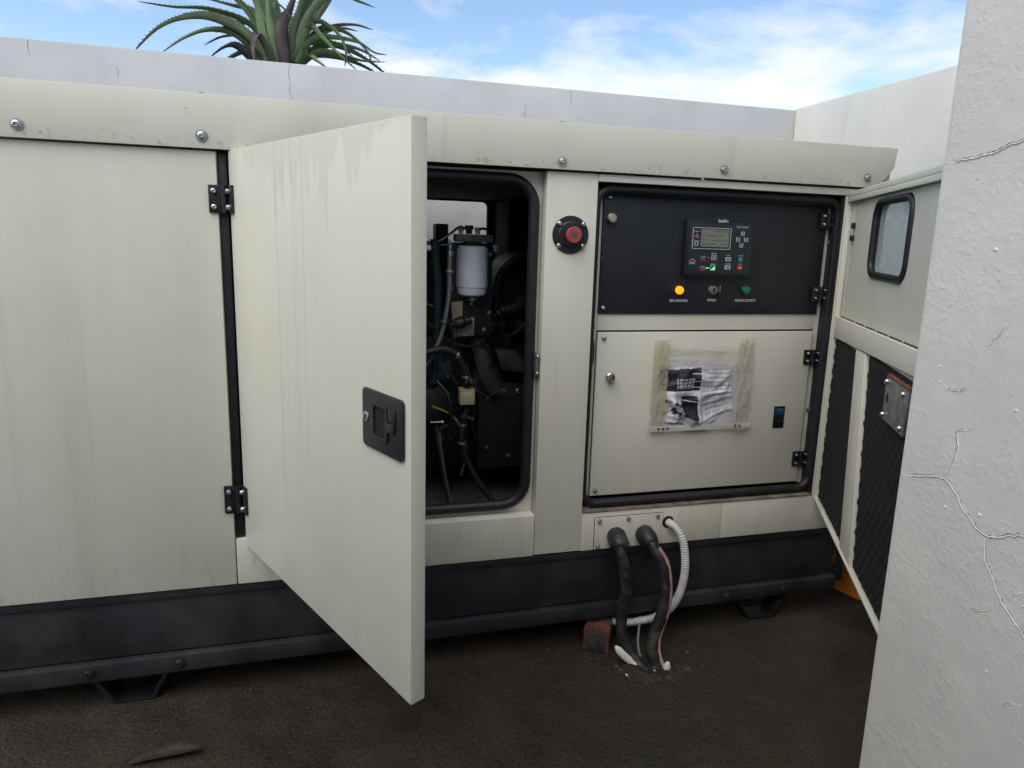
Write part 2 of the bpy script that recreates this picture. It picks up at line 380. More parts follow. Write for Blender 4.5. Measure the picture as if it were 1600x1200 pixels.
def pebble_mesh(i, m):
    rr = random.Random(i); bm = bmesh.new(); bmesh.ops.create_icosphere(bm, subdivisions=1, radius=1.0)
    for v in bm.verts: v.co = Vector((v.co.x * rr.uniform(0.7, 1.3), v.co.y * rr.uniform(0.6, 1.1), v.co.z * rr.uniform(0.4, 0.8)))
    me = bpy.data.meshes.new('stone'); bm.to_mesh(me); bm.free(); me.materials.append(m); return me
PB = [pebble_mesh(i, STONE) for i in range(4)] + [pebble_mesh(9, CHIP)]
for i in range(60):
    near = i < 34
    if near: x, y, s = rnd.gauss(0.335, 0.075), rnd.gauss(-0.15, 0.035), rnd.uniform(0.003, 0.010)
    else: x, y, s = rnd.uniform(-0.3, 0.75), rnd.uniform(-0.55, -0.05), rnd.uniform(0.0014, 0.0035)
    o = place(PB[rnd.randrange(5) if near and i % 3 == 0 else rnd.randrange(4)], 'stone', g, (x, y, -G + s * 0.3), rnd.uniform(0, 6)); o.scale = (s, s, s)

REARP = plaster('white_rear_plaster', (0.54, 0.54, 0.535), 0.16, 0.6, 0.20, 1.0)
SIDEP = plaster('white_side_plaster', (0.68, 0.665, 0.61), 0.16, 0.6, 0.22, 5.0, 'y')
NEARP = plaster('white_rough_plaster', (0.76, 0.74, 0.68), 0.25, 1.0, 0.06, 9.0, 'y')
CRACK = plain('dark_crack', (0.28, 0.27, 0.26), 0.95, vary=0.4, scale=60)
def wall(name, x0, x1, y0, y1, z1, m, label):
    t = MB().box(x0, x1, y0, y1, -G, z1).obj(name, m, None, 0.006); tag(t, label, 'wall'); return t
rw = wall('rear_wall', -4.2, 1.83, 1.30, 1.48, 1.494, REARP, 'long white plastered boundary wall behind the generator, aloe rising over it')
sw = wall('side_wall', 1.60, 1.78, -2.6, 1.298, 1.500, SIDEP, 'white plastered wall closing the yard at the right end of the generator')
# hairline cracks in the rear wall
for c in ([(-1.592, 1.49), (-1.594, 1.465), (-1.590, 1.44)], [(-1.313, 1.424), (-1.309, 1.41), (-1.311, 1.393)],
          [(-0.703, 1.49), (-0.709, 1.45), (-0.703, 1.42), (-0.708, 1.39), (-0.695, 1.359)],
          [(0.457, 1.488), (0.463, 1.46), (0.459, 1.44), (0.466, 1.426)], [(0.254, 1.422), (0.258, 1.39), (0.252, 1.375), (0.262, 1.357)]):
    P = [(p[0], 1.2995, p[1]) for p in c]
    MB().tube(spline(P, 4), [0.0006 + 0.0006 * sin(k) ** 2 for k in range(len(P) * 4 - 3)], 5, flat=0.5).obj('crack', CRACK, rw)
# grit and litter on the slab, thicker along the rail
for i in range(120):
    x = rnd.uniform(-1.25, 1.1); y = -abs(rnd.gauss(0, 0.09)) + 0.04 if i % 3 else rnd.uniform(-0.7, 0.0); s = rnd.uniform(0.0012, 0.0042)
    o = place(PB[rnd.randrange(4)], 'stone', g, (x, y, -G + s * 0.3), rnd.uniform(0, 6)); o.scale = (s * rnd.uniform(0.7, 1.6), s, s)
# the gate pier at the right, seen along its inner face
WX = 0.389
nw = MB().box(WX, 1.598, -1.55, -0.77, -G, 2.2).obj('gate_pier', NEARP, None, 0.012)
tag(nw, 'rough white plastered pier with raised cracks filling the right edge, nearest the camera', 'wall')
cracks = [[(-0.779, 0.502), (-0.848, 0.525), (-0.872, 0.514), (-0.898, 0.49), (-0.926, 0.474), (-0.949, 0.479), (-0.983, 0.494), (-1.03, 0.51)],
 [(-0.861, 0.534), (-0.869, 0.577), (-0.868, 0.601), (-0.897, 0.614)], [(-0.931, 0.471), (-0.94, 0.433), (-0.968, 0.396), (-0.99, 0.376), (-1.005, 0.367), (-1.05, 0.34)],
 [(-0.922, 0.346), (-0.94, 0.362), (-0.971, 0.38)], [(-0.779, 0.984), (-0.842, 0.993), (-0.895, 1.005), (-0.96, 1.03)], [(-0.887, 0.731), (-0.903, 0.747), (-0.918, 0.767)],
 [(-0.799, 0.676), (-0.848, 0.658), (-0.886, 0.676)], [(-0.973, 0.394), (-0.996, 0.418)], [(-0.98, 0.243), (-1.021, 0.27)]]
PCRACK_SHADE = plain('grey_crack_shade', (0.20, 0.19, 0.18), 0.95, vary=0.3, scale=60)
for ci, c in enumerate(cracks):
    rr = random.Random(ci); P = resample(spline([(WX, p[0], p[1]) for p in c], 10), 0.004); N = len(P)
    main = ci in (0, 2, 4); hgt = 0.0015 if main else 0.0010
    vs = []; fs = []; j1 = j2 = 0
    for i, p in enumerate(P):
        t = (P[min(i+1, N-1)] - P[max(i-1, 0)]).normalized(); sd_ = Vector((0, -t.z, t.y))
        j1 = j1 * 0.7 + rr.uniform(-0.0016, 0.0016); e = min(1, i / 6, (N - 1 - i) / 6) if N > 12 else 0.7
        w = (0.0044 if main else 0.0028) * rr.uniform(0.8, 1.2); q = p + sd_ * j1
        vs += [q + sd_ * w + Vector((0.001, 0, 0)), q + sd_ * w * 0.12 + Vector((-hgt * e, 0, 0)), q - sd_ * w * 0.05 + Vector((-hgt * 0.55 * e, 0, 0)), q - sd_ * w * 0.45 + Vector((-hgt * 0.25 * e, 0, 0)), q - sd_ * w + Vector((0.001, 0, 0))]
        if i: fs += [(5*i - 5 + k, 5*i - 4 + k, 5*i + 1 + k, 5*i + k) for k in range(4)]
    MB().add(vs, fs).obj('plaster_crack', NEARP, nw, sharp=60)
    ln = [Vector(vs[5 * i + 3]) + Vector((-0.0002, 0, 0)) for i in range(N)]  # dark strip painting the thin shadow along one side of the raised lip
    MB().tube(ln, [(0.0007 if main else 0.00045) * rr.uniform(0.4, 1.3) * min(1, (i + 1) / 8, (N - i) / 8) for i in range(N)], 5).obj('crack_shade_line', PCRACK_SHADE, nw)
# small blisters in the plaster
for i in range(12):
    yy, zz, s = rnd.uniform(-1.02, -0.785), rnd.uniform(0.1, 1.25), rnd.uniform(0.0012, 0.003)
    o = place(PB[i % 4], 'plaster_blister', nw, (WX, yy, zz)); o.scale = (s * 0.7, s * 1.3, s * 1.6)
    o.material_slots[0].link = 'OBJECT'; o.material_slots[0].material = NEARP

# unseen walls added left of and behind the camera to block low sky
for nm, a in (('unseen_left_wall', (-1.72, -1.46, -3.0, -0.80, 1.55)), ('unseen_back_wall', (-4.2, 1.6, -3.3, -3.05, 2.3))):
    o = MB().box(a[0], a[1], a[2], a[3], -G, a[4]).obj(nm, NEARP, None, 0.01); o['kind'] = 'structure'

# ------------------------------------------------------------------ aloe behind the wall
def leaf_mat():
    m, nt, b = new_mat('aloe_leaf'); t = NT(nt)
    u, v, w = t.uv()
    oi = t.n('ShaderNodeObjectInfo').outputs['Random']
    c = t.mix(t.ramp(t.noise(scale=7, detail=4), 0.3, 0.7), (0.075, 0.130, 0.048), (0.15, 0.22, 0.095))
    c = t.mix(t.m('MULTIPLY', oi, 0.35), c, (0.16, 0.21, 0.12))
    tip = t.ramp(t.m('ADD', v, t.m('MULTIPLY', t.noise(scale=22, detail=4), 0.25)), 0.85, 1.1, 0, 0.85)
    c = t.mix(tip, c, (0.14, 0.055, 0.040))
    dry = t.m('MULTIPLY', t.ramp(t.noise(scale=5, detail=5, rough=0.7), 0.5, 0.66), t.ramp(oi, 0.15, 0.8, 0, 0.8))
    c = t.mix(dry, c, (0.10, 0.055, 0.050))
    nt.links.new(c, b.inputs['Base Color']); b.inputs['Roughness'].default_value = 0.42
    b.inputs['Subsurface Weight'].default_value = 0.0
    return m
ALOE = leaf_mat(); DEADL = plain('withered_leaf', (0.060, 0.046, 0.042), 0.6, vary=0.4, scale=14, bump=0.3, bscale=60); TRUNK = plain('dead_leaf_trunk', (0.06, 0.042, 0.035), 0.9, vary=0.4, scale=30, bump=0.6, bscale=60)
al = thing('aloe_plant', 'large green aloe with arching toothed leaves rising behind the rear wall', 'plant', (-0.755, 1.76, -G))
P = [(-0.80, 1.80, -G), (-0.77, 1.78, 0.5), (-0.755, 1.76, 1.2), (-0.755, 1.75, 1.60), (-0.75, 1.75, 1.72)]
MB().tube(spline(P, 6), [0.085] * 10 + [0.075] * 9 + [0.06, 0.055, 0.05, 0.045, 0.04, 0.02], 12).obj('trunk', TRUNK, al)
LEAVES = [
( 1 , [(-0.805, 1.75, 1.582), (-0.889, 1.717, 1.726), (-1.048, 1.685, 1.767), (-1.19, 1.653, 1.751), (-1.313, 1.62, 1.747)] ),
( 1 , [(-0.838, 1.7, 1.594), (-0.923, 1.672, 1.684), (-1.043, 1.644, 1.723), (-1.148, 1.616, 1.701), (-1.24, 1.588, 1.641), (-1.334, 1.56, 1.527)] ),
( 0.9 , [(-0.847, 1.7, 1.58), (-0.949, 1.67, 1.668), (-1.044, 1.64, 1.673), (-1.139, 1.61, 1.625), (-1.232, 1.58, 1.544)] ),
( 0.8 , [(-0.864, 1.68, 1.547), (-0.942, 1.643, 1.615), (-0.992, 1.607, 1.599), (-1.049, 1.57, 1.539)] ),
( 0.8 , [(-0.766, 1.8, 1.68), (-0.89, 1.85, 1.817), (-1.005, 1.9, 1.852), (-1.148, 1.95, 1.889)] ),
( 1 , [(-0.808, 1.8, 1.648), (-0.926, 1.817, 1.817), (-1.019, 1.833, 1.891), (-1.125, 1.85, 1.924)] ),
( 1.1 , [(-0.822, 1.8, 1.647), (-0.898, 1.833, 1.919), (-1.003, 1.867, 2.077), (-1.152, 1.9, 2.122)] ),
( 1.1 , [(-0.78, 1.8, 1.651), (-0.821, 1.867, 1.884), (-0.89, 1.933, 2.116), (-0.974, 2.0, 2.32)] ),
( 1.1 , [(-0.737, 1.78, 1.65), (-0.674, 1.753, 1.84), (-0.588, 1.727, 1.961), (-0.462, 1.7, 2.033)] ),
( 1 , [(-0.72, 1.74, 1.628), (-0.631, 1.705, 1.817), (-0.519, 1.67, 1.88), (-0.437, 1.635, 1.852), (-0.366, 1.6, 1.823)] ),
( 0.8 , [(-0.732, 1.7, 1.577), (-0.658, 1.672, 1.738), (-0.588, 1.644, 1.751), (-0.521, 1.616, 1.698), (-0.494, 1.588, 1.627), (-0.498, 1.56, 1.557)] ),
( 0.8 , [(-0.744, 1.68, 1.572), (-0.631, 1.656, 1.678), (-0.548, 1.632, 1.691), (-0.439, 1.608, 1.675), (-0.371, 1.584, 1.633), (-0.316, 1.56, 1.622)] ),
( 0.8 , [(-0.722, 1.75, 1.603), (-0.606, 1.72, 1.735), (-0.522, 1.69, 1.741), (-0.453, 1.66, 1.703), (-0.398, 1.63, 1.641), (-0.385, 1.6, 1.587)] ),
( 0.9 , [(-0.702, 1.66, 1.558), (-0.604, 1.635, 1.628), (-0.495, 1.61, 1.611), (-0.413, 1.585, 1.594), (-0.322, 1.56, 1.592)] ),
( 0.7 , [(-0.714, 1.64, 1.544), (-0.657, 1.617, 1.597), (-0.616, 1.593, 1.577), (-0.563, 1.57, 1.537)] ),
( 0.8 , [(-0.758, 1.7, 1.588), (-0.657, 1.662, 1.73), (-0.589, 1.625, 1.68), (-0.522, 1.588, 1.611), (-0.441, 1.55, 1.539)] ),
( 0.7 , [(-0.731, 1.7, 1.591), (-0.685, 1.667, 1.694), (-0.655, 1.633, 1.728), (-0.633, 1.6, 1.778)] ),
( 1.1 , [(-0.743, 1.85, 1.666), (-0.613, 1.9, 1.862), (-0.494, 1.95, 2.033), (-0.311, 2.0, 2.13)] ),
( 1.1 , [(-0.785, 1.85, 1.662), (-0.87, 1.933, 1.927), (-0.843, 2.017, 2.181), (-0.902, 2.1, 2.4)] ),
( 1.1 , [(-0.7, 1.85, 1.685), (-0.669, 1.9, 1.912), (-0.652, 1.95, 2.154), (-0.548, 2.0, 2.382)] ),
( 0.8 , [(-0.794, 1.64, 1.532), (-0.851, 1.617, 1.664), (-0.873, 1.593, 1.617), (-0.867, 1.57, 1.541)] ),
( 1.3 , [(-0.782, 1.66, 1.55), (-0.802, 1.64, 1.688), (-0.81, 1.62, 1.759), (-0.808, 1.6, 1.879)] ),
( 1.3 , [(-0.747, 1.65, 1.551), (-0.761, 1.627, 1.689), (-0.717, 1.603, 1.79), (-0.678, 1.58, 1.888)] ),
( 1.2 , [(-0.824, 1.68, 1.551), (-0.847, 1.653, 1.687), (-0.861, 1.627, 1.781), (-0.892, 1.6, 1.844)] ),
( 1.2 , [(-0.689, 1.68, 1.577), (-0.662, 1.653, 1.719), (-0.613, 1.627, 1.822), (-0.557, 1.6, 1.884)] ),
( 1.2 , [(-0.718, 1.7, 1.579), (-0.707, 1.673, 1.707), (-0.681, 1.647, 1.807), (-0.649, 1.62, 1.93)] ),
( 0.35 , [(-0.746, 1.62, 1.714), (-0.781, 1.605, 1.788), (-0.754, 1.59, 1.782), (-0.716, 1.575, 1.736), (-0.676, 1.56, 1.723)] ),
]
def leaf(pts, w, seed):
    rr = random.Random(seed); P = spline(pts, 7); N = len(P); vs = []; fs = []; uv = []
    L = sum((b - a).length for a, b in zip(P, P[1:]))
    side0 = Vector((P[-1].y - P[0].y, -(P[-1].x - P[0].x), 0))
    side0 = side0.normalized() if side0.length > 0.02 else Vector((1, 0, 0))
    roll = rr.uniform(-0.5, 0.5)
    for i, p in enumerate(P):
        t = (P[min(i+1, N-1)] - P[max(i-1, 0)]).normalized(); s_ = (side0 - t * side0.dot(t)).normalized(); nrm = s_.cross(t)
        if nrm.z < 0 and i == 0: pass
        s2 = s_ * cos(roll) + nrm * sin(roll); n2 = nrm * cos(roll) - s_ * sin(roll)
        if n2.z < 0: n2 = -n2
        f = i / (N - 1); hw = 0.030 * w * (1 - f) ** 0.72 * (0.8 + 0.35 * sin(pi * min(1, f * 1.6))) + 0.0016; th = hw * 0.42
        # crescent section: hollow above, rounded keel below
        vs += [p + s2 * hw + n2 * hw * 0.35, p + s2 * hw * 0.45 + n2 * hw * 0.02, p - s2 * hw * 0.45 + n2 * hw * 0.02, p - s2 * hw + n2 * hw * 0.35,
               p - s2 * hw * 0.6 - n2 * th * 0.8, p - n2 * th * 1.25, p + s2 * hw * 0.6 - n2 * th * 0.8]
        if i: fs += [(7*i - 7 + k, 7*i - 7 + (k+1) % 7, 7*i + (k+1) % 7, 7*i + k) for k in range(7)]
    fs += [tuple(range(7))[::-1], tuple(7*(N-1) + k for k in range(7))]
    nb = len(vs)
    for i in range(1, N - 3):                       # teeth on both margins
        for e in (0, 3):
            a = vs[7*i + e]; b_ = vs[7*i + 7 + e]; mid = a.lerp(b_, 0.5); out = (a - vs[7*i + (1 if e == 0 else 2)]).normalized()
            k = len(vs); q = a.lerp(b_, 0.38); q2 = a.lerp(b_, 0.62)
            vs += [q, q2, mid + out * 0.008 + (b_ - a) * 0.15, mid + Vector((0, 0, -0.002))]; fs += [(k, k+1, k+2), (k+1, k+3, k+2), (k+3, k, k+2)]
    mb = MB().add(vs, fs); o = mb.obj('leaf', DEADL if seed in (20, 22, 3) or seed > 78 else ALOE, al, sharp=70)
    me = o.data; ul = me.uv_layers.new(name='UVMap')
    for lp in me.loops:
        k = lp.vertex_index; ul.data[lp.index].uv = (0.5, (k // 7) / (N - 1) if k < nb else 0.3)
for i, (w, pts) in enumerate(LEAVES): leaf(pts, min(w, 1.08), i)
ra = random.Random(40)
for i in range(22):                                   # the rest of the rosette, all round the stem
    az = ra.uniform(0, 2 * pi); el = ra.uniform(0.15, 1.25); L_ = ra.uniform(0.42, 0.62); b0 = Vector((-0.755 + 0.04 * cos(az), 1.75 + 0.04 * abs(sin(az)), 1.60 + 0.10 * ra.random()))
    d0 = Vector((cos(az) * cos(el), abs(sin(az)) * cos(el) * 0.9 + 0.05, sin(el))); pts = []
    for k in range(5):
        f = k / 4; pts.append(b0 + d0 * (L_ * f) + Vector((0, 0, -0.32 * f * f * cos(el))))
    leaf(pts, ra.uniform(0.7, 1.0), 60 + i)

# ================================================================== the generator
gen = thing('diesel_generator', 'cream diesel generator in a sheet-metal canopy with two doors standing open', 'generator', (0.0, 0.5, -G))
FAS_Y = -0.012
# ---- roof: flat top with a folded front fascia whose right end is cut at an angle
roof = MB().box(-1.75, 1.012, -0.004, 1.02, 1.124, 1.132).obj('roof', CREAM, gen, 0.002)
MB().prism([(-1.75, 1.018), (0.957, 1.022), (1.006, 1.078), (1.012, 1.1315), (-1.75, 1.1315)], FAS_Y, -0.0045).obj('fascia', CREAM, gen, 0.0015)
MB().prism([(0.960, 1.0), (1.004, 1.0), (1.009, 1.123), (0.966, 1.123)], 0.0, 0.99).obj('end_cap', CREAM, gen, 0.002)
def bolt_mesh(r=0.0085, washer=0.012, m=None, name='bolt'):
    b = MB().lathe((0, 0, 0), (0, -1, 0), [(washer, 0), (washer, 0.0018), (r * 1.02, 0.002), (r, 0.004), (r * 0.86, 0.0062), (r * 0.5, 0.0074), (r * 0.46, 0.0073), (r * 0.42, 0.0042)], 20)
    return b.data(name, m or STEEL, lift=False, sharp=25)
BOLT = bolt_mesh(); SCREW = bolt_mesh(0.006, 0.0062); SMALL = bolt_mesh(0.0042, 0.0045)
for x, z in ((-1.108, 1.044), (-0.771, 1.045), (-1.45, 1.044), (0.032, 1.039), (0.474, 1.044), (0.921, 1.047), (-0.37, 1.042)): place(BOLT, 'bolt', roof, (x, FAS_Y - 0.0003, z))
TOPB = MB().lathe((0, 0, 0), (0, 0, 1), [(0.011, 0), (0.011, 0.0015), (0.008, 0.0025), (0.006, 0.0045), (0.003, 0.005)], 16).data('bolt', STEEL, lift=False)
for x in (-0.774, 0.036, 0.996): place(TOPB, 'bolt', roof, (x, 0.014, 1.1322))

# ---- fixed front sheets
MB().box(-1.75, -0.748, 0.0, 0.05, 0.0, 1.016).obj('side_panel', CREAM, gen, 0.0025)
MB().box(-0.7455, -0.0015, 0.0, 0.048, 0.0, 0.1165).obj('sill_panel', CREAM, gen, 0.002)
MB().box(0.0, 0.133, 0.0015, 0.05, 0.002, 1.0165).obj('pillar', CREAM, gen, 0.0015)
MB().box(0.1335, 0.957, 0.0, 0.036, 0.9985, 1.0165).obj('header_strip', CREAM, gen, 0.001)
MB().box(0.1335, 0.5645, 0.0, 0.05, 0.001, 0.112).obj('lower_panel', CREAM, gen, 0.0015)
MB().box(0.566, 0.957, 0.0, 0.05, 0.001, 0.112).obj('lower_panel', CREAM, gen, 0.0015)
MB().box(0.870, 0.957, 0.001, 0.05, 0.1125, 0.998).obj('corner_post', CREAM, gen, 0.0015)
MB().box(0.9505, 0.9565, 0.0505, 1.0, 0.0, 1.0).obj('end_panel', CREAM, gen, 0.001)
MB().box(0.134, 0.869, -0.0015, 0.02, 0.1125, 0.116).obj('drip_edge', plain('rusty_dirty_sheet_edge', (0.17, 0.145, 0.11), 0.7, vary=0.45, scale=22), gen)
MB().box(-1.7495, -1.7435, 0.0505, 0.984, 0.0, 1.0).obj('end_panel', CREAM, gen, 0.001)
# rear sheet with its own doorway standing open, so the yard wall shows through the engine bay
MB().ringplate(rrect(-1.75, 0.957, 0.0, 1.12, 0.001, 3), rrect(-0.75, 0.045, 0.15, 0.986, 0.004, 3), 0.985, 1.0).obj('rear_panel', CREAM, gen)
MB().ringplate(rrect(-1.74, 0.945, 0.0, 1.1, 0.001, 3), rrect(-0.74, 0.036, 0.16, 0.978, 0.02, 3), 0.955, 0.984).obj('acoustic_lining', DARK, gen)
FOAM = plain('black_acoustic_foam', (0.008, 0.0085, 0.010), 0.85, vary=0.3, scale=40, bump=0.5, bscale=150)
MB().box(-1.70, 0.94, 0.06, 0.95, 0.985, 1.02).obj('acoustic_lining', FOAM, gen)
MB().box(-1.71, -1.66, 0.06, 0.95, 0.02, 0.984).obj('acoustic_lining', FOAM, gen)
MB().box(0.138, 0.150, 0.075, 0.95, 0.0, 0.984).obj('bulkhead', FOAM, gen)
MB().box(-1.70, 0.94, 0.06, 0.95, -0.03, 0.02).obj('floor_tray', TRAYGREY, gen)
MB().prism([(-0.23, 0.02), (-0.23, 0.07), (-0.15, 0.075), (-0.11, 0.115), (0.13, 0.125), (0.13, 0.02)], 0.62, 0.64).obj('tray_baffle', TRAYGREY, gen, 0.002)

# ---- engine doorway: inner flange and rubber seal with rounded corners
O = rrect(-0.744, -0.001, 0.117, 1.016, 0.001, 8); I = rrect(-0.712, -0.030, 0.147, 0.988, 0.062, 8)
MB().ringplate(O, I, 0.040, 0.046).obj('door_frame', CREAM, gen)
SP = rrect(-0.722, -0.022, 0.139, 0.996, 0.066, 8)
MB().tube([(p[0], 0.036, p[1]) for p in SP], 0.0140, 12, closed=True).obj('door_seal', RUBBER, gen)
MB().box(-0.7475, -0.728, 0.008, 0.039, 0.118, 1.015).obj('hinge_seal', RUBBER, gen, 0.003)
ctch = MB().box(-0.0125, -0.004, 0.008, 0.034, 0.50, 0.56).obj('striker', DULLSTEEL, gen, 0.0015)
for z in (0.508, 0.552): place(SMALL, 'screw', ctch, (-0.008, 0.007, z))

# ---- cabinet doorway: seal, inner box, control panel and lower door
O = rrect(0.1335, 0.869, 0.1165, 0.998, 0.001, 8); I = rrect(0.150, 0.884 - 0.03, 0.135, 0.978, 0.03, 8)
MB().tube([(p[0], 0.026, p[1]) for p in rrect(0.1385, 0.8695, 0.1285, 0.984, 0.042, 8)], 0.0115, 12, closed=True, flat=1.2).obj('cabinet_seal', RUBBER, gen)
MB().tube([(p[0], 0.0345, p[1]) for p in rrect(0.1415, 0.8685, 0.130, 0.974, 0.036, 8)], 0.006, 10, closed=True).obj('cabinet_seal', RUBBER, gen)
MB().box(0.8630, 0.8695, 0.003, 0.050, 0.117, 0.998).obj('jamb_seal', RUBBER, gen, 0.001)
MB().box(0.134, 0.930, 0.075, 0.40, 0.113, 1.0).obj('cabinet_back', DARK, gen)
BOXP = plain('cabinet_paint', (0.67, 0.66, 0.56), 0.42, vary=0.05, scale=4)
# the inner frame is four strips round the two doors
MB().box(0.152, 0.1665, 0.050, 0.062, 0.142, 0.985).obj('cabinet_frame', BOXP, gen, 0.001)
MB().box(0.1675, 0.848, 0.050, 0.062, 0.613, 0.6585).obj('cabinet_frame', BOXP, gen, 0.001)
MB().box(0.849, 0.884, 0.051, 0.063, 0.135, 0.985).obj('cabinet_frame', BOXP, gen, 0.001)
panel = MB().box(0.1675, 0.848, 0.043, 0.049, 0.660, 0.979).obj('control_panel', BLACKPANEL, gen, 0.001)
ldoor = MB().box(0.1675, 0.839, 0.040, 0.048, 0.144, 0.609).obj('lower_cabinet_door', BOXP, gen, 0.0015)
for x, z in ((0.181, 0.964), (0.178, 0.675)): place(SCREW, 'screw', panel, (x, 0.0428, z))
for x, z in ((0.184, 0.595), (0.182, 0.160)): place(SCREW, 'screw', ldoor, (x, 0.0398, z))
KN = MB().lathe((0, 0, 0), (0, -1, 0), [(0.010, 0), (0.010, 0.004), (0.0085, 0.005), (0.0085, 0.009), (0.0125, 0.011), (0.0128, 0.017), (0.0105, 0.0195), (0.004, 0.0205)], 22).data('lock_knob', BRASSY, lift=False, sharp=30)
place(KN, 'lock_knob', panel, (0.186, 0.0428, 0.911)); place(KN, 'lock_knob', ldoor, (0.205, 0.0398, 0.488))
for x, z in ((0.862, 0.867), (0.856, 0.367)): place(SCREW, 'screw', gen, (x + 0.004, 0.0508, z))
def cab_hinge(x0, x1, z0, z1):
    h = MB().box(x0, x1, 0.034, 0.0395, z0, z1).obj('hinge', HINGE, gen, 0.0015)
    MB().tube([((x0 + x1) / 2, 0.033, z0 + 0.001), ((x0 + x1) / 2, 0.033, z1 - 0.001)], 0.0045, 10).obj('hinge_pin', HINGE, h)
    for x in (x0 + 0.010, x1 - 0.010):
        for z in (z0 + 0.010, z1 - 0.010): place(SMALL, 'screw', h, (x, 0.0338, z))
for a in ((0.821, 0.873, 0.907, 0.950), (0.819, 0.870, 0.697, 0.740), (0.816, 0.870, 0.511, 0.554), (0.814, 0.867, 0.195, 0.241)): cab_hinge(*a)
lever = MB().tube([(0.147, 0.046, 0.62), (0.148, 0.040, 0.60), (0.1535, 0.038, 0.575), (0.1535, 0.038, 0.535), (0.148, 0.042, 0.50), (0.146, 0.046, 0.48)], 0.006, 8).obj('loose_seal', RUBBER, gen)
MB().box(0.1505, 0.1585, 0.0435, 0.049, 0.15, 0.20).obj('latch_clip', STEEL, gen, 0.001)

# ---- controller on the control panel
CB = plain('controller_housing', (0.011, 0.0135, 0.016), 0.38, vary=0.1, scale=12)
CF = plain('controller_face', (0.018, 0.026, 0.031), 0.34, vary=0.08, scale=12)
top = [(0.6045 - 0.205 * k / 10, 0.916 + 0.011 * sin(pi * k / 10)) for k in range(11)]
ctl = MB().prism([(0.399, 0.765), (0.607, 0.765)] + top, 0.026, 0.0425).obj('controller', CB, gen, 0.004)
cf = MB().prism([(0.409, 0.773), (0.600, 0.773), (0.598, 0.909), (0.575, 0.909), (0.548, 0.912), (0.541, 0.905), (0.473, 0.905), (0.466, 0.912), (0.407, 0.909)], 0.0248, 0.0262).obj('face_plate', CF, ctl, 0.0004)
Y1 = 0.0243
LCD = plain('lcd_glass', (0.215, 0.215, 0.170), 0.16, vary=0.05, scale=30)
MB().ringplate(rrect(0.4175, 0.533, 0.8385, 0.8955, 0.003, 3), rrect(0.4188, 0.5317, 0.8398, 0.8942, 0.002, 3), 0.0240, 0.0248).obj('screen_border', PRINT, ctl)
MB().box(0.4425, 0.527, 0.0241, 0.0249, 0.8445, 0.8915).obj('screen', LCD, ctl)
lcdink = plain('lcd_ink', (0.10, 0.105, 0.085), 0.3, vary=0.05)
rr = random.Random(5)
for row in range(4):                                            # faint lines of readout
    x = 0.446
    while x < 0.522:
        w = rr.uniform(0.003, 0.010)
        if rr.random() < 0.7: MB().box(x, min(x + w, 0.524), 0.0238, 0.0240, 0.8845 - row * 0.0115, 0.8875 - row * 0.0115).obj('readout', lcdink, ctl)
        x += w + 0.003
letter('SmartGen', 'lettering', ctl, (0.507, 0.0255, 0.9145), 0.012, 0.030, bold=0.0004)
letter('Genset Controller', 'lettering', ctl, (0.5665, 0.0246, 0.9005), 0.008, 0.036)
GREY = plain('grey_key', (0.40, 0.41, 0.42), 0.45, vary=0.05); REDK = plain('red_key', (0.42, 0.025, 0.03), 0.4, vary=0.05)
TEALK = plain('teal_key', (0.02, 0.17, 0.21), 0.4, vary=0.05); BLUEK = plain('blue_print', (0.05, 0.22, 0.33), 0.4, vary=0.05)
PINKP = plain('pink_alarm_print', (0.50, 0.12, 0.16), 0.4, vary=0.05)
def glow(name, col, e):
    if name in MATS: return MATS[name]
    m, nt, b = new_mat(name); b.inputs['Base Color'].default_value = (*col, 1); b.inputs['Emission Color'].default_value = (*col, 1); b.inputs['Emission Strength'].default_value = e
    b.inputs['Roughness'].default_value = 0.3; MATS[name] = m; return m
GREENL = glow('green_led', (0.05, 0.75, 0.22), 0.9)
def frame_key(x, z, w, h, name='arrow_key'):
    MB().ringplate(rrect(x - w/2, x + w/2, z - h/2, z + h/2, 0.0012, 3), rrect(x - w/2 + 0.0011, x + w/2 - 0.0011, z - h/2 + 0.0011, z + h/2 - 0.0011, 0.0008, 3), 0.0240, 0.0248).obj(name, PRINT, ctl)
frame_key(0.569, 0.883, 0.0105, 0.0105); frame_key(0.5555, 0.8665, 0.0115, 0.0105); frame_key(0.5805, 0.8665, 0.0115, 0.0105); frame_key(0.567, 0.851, 0.0105, 0.0105)
MB().prism([(0.5665, 0.8815), (0.5715, 0.8815), (0.569, 0.8855)], 0.0240, 0.0248).obj('arrow_print', PRINT, ctl)
MB().prism([(0.5645, 0.8525), (0.5695, 0.8525), (0.567, 0.8485)], 0.0240, 0.0248).obj('arrow_print', PRINT, ctl)
letter('ESC', 'lettering', ctl, (0.5555, 0.0244, 0.8665), 0.005, 0.008); letter('SET', 'lettering', ctl, (0.5805, 0.0244, 0.8665), 0.005, 0.008)
def key(x, z, w, h, m, name='key'): return MB().prism(rrect(x - w/2, x + w/2, z - h/2, z + h/2, 0.0022, 4), 0.0232, 0.0249).obj(name, m, ctl, 0.0005)
key(0.530, 0.8125, 0.0175, 0.0115, GREY); key(0.530, 0.790, 0.0175, 0.0115, GREY); key(0.568, 0.8125, 0.0145, 0.0125, TEALK); key(0.568, 0.790, 0.0175, 0.0125, REDK)
for x, z in ((0.530, 0.8125), (0.530, 0.790)):
    MB().ringplate(rrect(x - 0.004, x + 0.004, z - 0.003, z + 0.003, 0.0012, 3), rrect(x - 0.0026, x + 0.0026, z - 0.0017, z + 0.0017, 0.0008, 3), 0.0228, 0.0231).obj('key_symbol', CB, ctl)
